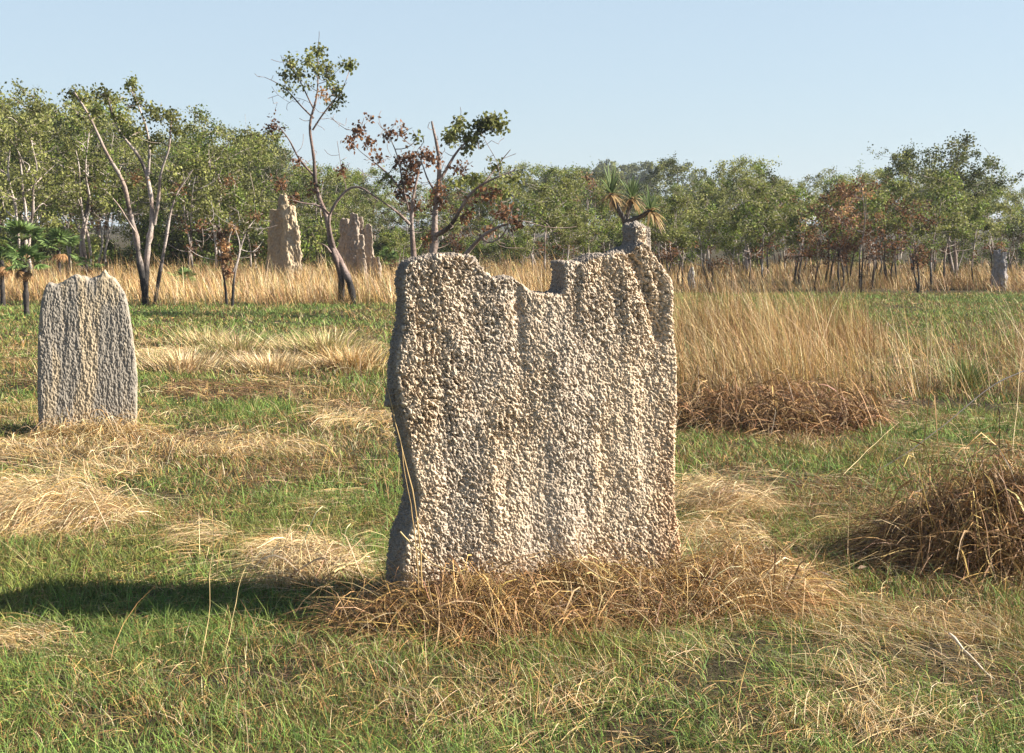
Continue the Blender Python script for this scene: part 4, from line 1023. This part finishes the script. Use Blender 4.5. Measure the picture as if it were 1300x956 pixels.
palm(4, 388, 28.5, 0.95, 9, 8, 'fan palm with rusty dead fronds at the left edge', 0.95, seed=2)
palm(30, 360, 33, 1.25, 13, 5, 'large fan palm behind the two trunked palms on the left', 1.15, seed=3)
palm(76, 360, 34, 1.10, 12, 3, 'fan palm with bright fronds above the grey fluted mound', 1.05, seed=4)
palm(232, 358, 34, 0.35, 8, 1, 'low dark fan palm right of the pale multi-stemmed tree', 0.75, seed=5)
palm(655, 350, 42, 0.10, 8, 0, 'tiny fan palm in golden grass seen through the mound notch', 0.6, seed=6)
palm(497, 340, 44, 0.5, 10, 2, 'green fan palm just right of the cluster of grey spires', 1.0, seed=7)
palm(110, 345, 38, 0.6, 9, 2, 'short fan palm behind the top of the grey fluted mound', 0.9, seed=8)
palm(262, 345, 40, 0.4, 8, 1, 'short fan palm behind the scorched sapling on the left', 0.8, seed=9)

# ------------------------------------------------------------------ screw pine (pandanus) behind the big mound
def sword_head(seed, n, L, up, pal, w=0.055, droop=0.5, name='leaf_head'):
    rng = np.random.default_rng(seed); a = Acc()
    for k in range(n):
        az = k * 2.4 + rng.normal(0, .2); el = rng.uniform(*up); ll = L * rng.uniform(0.7, 1.1); t = np.linspace(0, 1, 7)
        d = np.array([math.cos(az) * math.cos(el), math.sin(az) * math.cos(el), math.sin(el)])
        path = d * (ll * t)[:, None] + np.array([0, 0, -1]) * (droop * ll * t ** 2.5)[:, None] * (1.1 - math.sin(max(el, 0)))
        s = np.array([-math.sin(az), math.cos(az), 0]); ww = w * np.array([1, 1, .95, .85, .65, .4, .05])
        V = np.concatenate([path - s * ww[:, None] * .5, path + s * ww[:, None] * .5]); i = np.arange(6)
        c = np.array(pal[rng.integers(0, len(pal))]) * rng.uniform(.8, 1.2)
        a.add(V, np.stack([i, i + 1, i + 8, i + 7], 1), np.tile(c, (14, 1)))
    return a.mesh(name, M_leaf)
dP = 33.0
pb = P(794, 345, dP); e = empty('screw_pine', (pb[0], dP, 0), 'forked screw pine with straw skirts and upright green swords behind the big mound', 'screw pine')
bse = np.array([pb[0], dP, 0]); heads = [P(776, 247, dP), P(802, 252, dP + .4), P(826, 268, dP - .2)]
fork = P(794, 283, dP); a = Acc()
paths = [([np.array([pb[0], dP, -.05]), P(795, 310, dP), fork], .085, .075)] + [([fork, (fork + h) / 2 + np.array([0, 0, -.03]), h], .06, .05) for h in heads]
for pts, r0, r1 in paths:
    q = smooth_path(pts, 10, 0.008) - bse; V, Fq = tube(q, np.linspace(r0, r1, 10), 8); a.add(V, Fq, np.tile((0.09, 0.075, 0.065), (len(V), 1)))
link('trunk', a.mesh('trunk', M_bark, True), e)
L_PAND = [(0.16, 0.21, 0.075), (0.20, 0.25, 0.10), (0.12, 0.17, 0.06)]; L_SK = [(0.38, 0.26, 0.12), (0.32, 0.21, 0.095), (0.20, 0.12, 0.06), (0.48, 0.35, 0.18)]
for k, h in enumerate(heads):
    link('leaf_head', sword_head(60 + k, 36, 0.74 if k == 0 else 0.62, (0.25, 1.5), L_PAND), e, h - bse)
    link('dry_skirt', sword_head(70 + k, 40, 0.52, (-0.8, 0.5), L_SK, droop=0.35, name='dry_skirt'), e, h - bse)

# ------------------------------------------------------------------ air
m, t, N = nt('haze_air')
out = N('ShaderNodeOutputMaterial'); pv = N('ShaderNodeVolumePrincipled')
pv.inputs['Color'].default_value = (0.86, 0.92, 1.0, 1); pv.inputs['Density'].default_value = 0.0004; pv.inputs['Anisotropy'].default_value = 0.2
t.links.new(pv.outputs[0], out.inputs['Volume'])
hx = [(-880, -50, -1.2), (880, -50, -1.2), (880, 1450, -1.2), (-880, 1450, -1.2)]
Vh = np.array(hx + [(x, y, 14.0) for (x, y, z) in hx]); Fh = np.array([[3, 2, 1, 0], [4, 5, 6, 7], [0, 1, 5, 4], [1, 2, 6, 5], [2, 3, 7, 6], [3, 0, 4, 7]])
tag(link('haze', mesh_np('haze', Vh, [Fh], m)), 'thin pale smoke haze over the plain', 'haze', kind='stuff')

# ------------------------------------------------------------------ light, sky, camera
EL, AZ = math.radians(31), math.radians(0.5)       # AZ: degrees beyond +X, away from the camera
sv = Vector((math.cos(EL) * math.cos(AZ), math.cos(EL) * math.sin(AZ), math.sin(EL)))
sun = bpy.data.lights.new('sun', 'SUN'); sun.energy = 5.0; sun.angle = math.radians(0.5); sun.color = (1.0, 0.93, 0.82)
so = bpy.data.objects.new('sun', sun); COL.objects.link(so); so.rotation_euler = sv.to_track_quat('Z', 'Y').to_euler(); so.location = (30, 0, 20)
w = bpy.data.worlds.new('World'); sc.world = w; w.use_nodes = True
t = w.node_tree; bg = t.nodes['Background']; sk = t.nodes.new('ShaderNodeTexSky'); sk.sky_type = 'NISHITA'; sk.sun_disc = False
sk.sun_elevation = EL; sk.sun_rotation = math.radians(90) - AZ; sk.air_density = 1.0; sk.dust_density = 0.6; sk.ozone_density = 1.6
hz_ = t.nodes.new('ShaderNodeMix'); hz_.data_type = 'RGBA'
tcw = t.nodes.new('ShaderNodeTexCoord'); sx = t.nodes.new('ShaderNodeSeparateXYZ'); mrw = t.nodes.new('ShaderNodeMapRange'); mrw.interpolation_type = 'SMOOTHSTEP'
mrw.inputs['From Min'].default_value = 0.10; mrw.inputs['From Max'].default_value = 0.50; mrw.inputs['To Min'].default_value = 0.72; mrw.inputs['To Max'].default_value = 0.0
t.links.new(tcw.outputs['Generated'], sx.inputs[0]); t.links.new(sx.outputs['Z'], mrw.inputs['Value']); t.links.new(mrw.outputs[0], hz_.inputs['Factor'])
t.links.new(sk.outputs[0], hz_.inputs[6]); hz_.inputs[7].default_value = (3.7, 4.6, 5.45, 1)
t.links.new(hz_.outputs[2], bg.inputs['Color']); bg.inputs['Strength'].default_value = 0.055

cam = bpy.data.cameras.new('camera'); co = bpy.data.objects.new('camera', cam); COL.objects.link(co)
co.location = (0, 0, CH); co.rotation_euler = (math.pi / 2 - TH, 0, 0)
cam.sensor_fit = 'HORIZONTAL'; cam.sensor_width = 36; cam.lens = 36 * F / PW; cam.clip_start = 0.05; cam.clip_end = 5000
sc.camera = co
sc.view_settings.view_transform = 'Standard'; sc.view_settings.look = 'None'; sc.view_settings.gamma = 1; sc.view_settings.use_curve_mapping = False
sc.view_settings.exposure = 1.55
sc.cycles.max_bounces = 6; sc.cycles.diffuse_bounces = 3; sc.cycles.transmission_bounces = 3; sc.cycles.volume_bounces = 0
sc.cycles.use_denoising = True
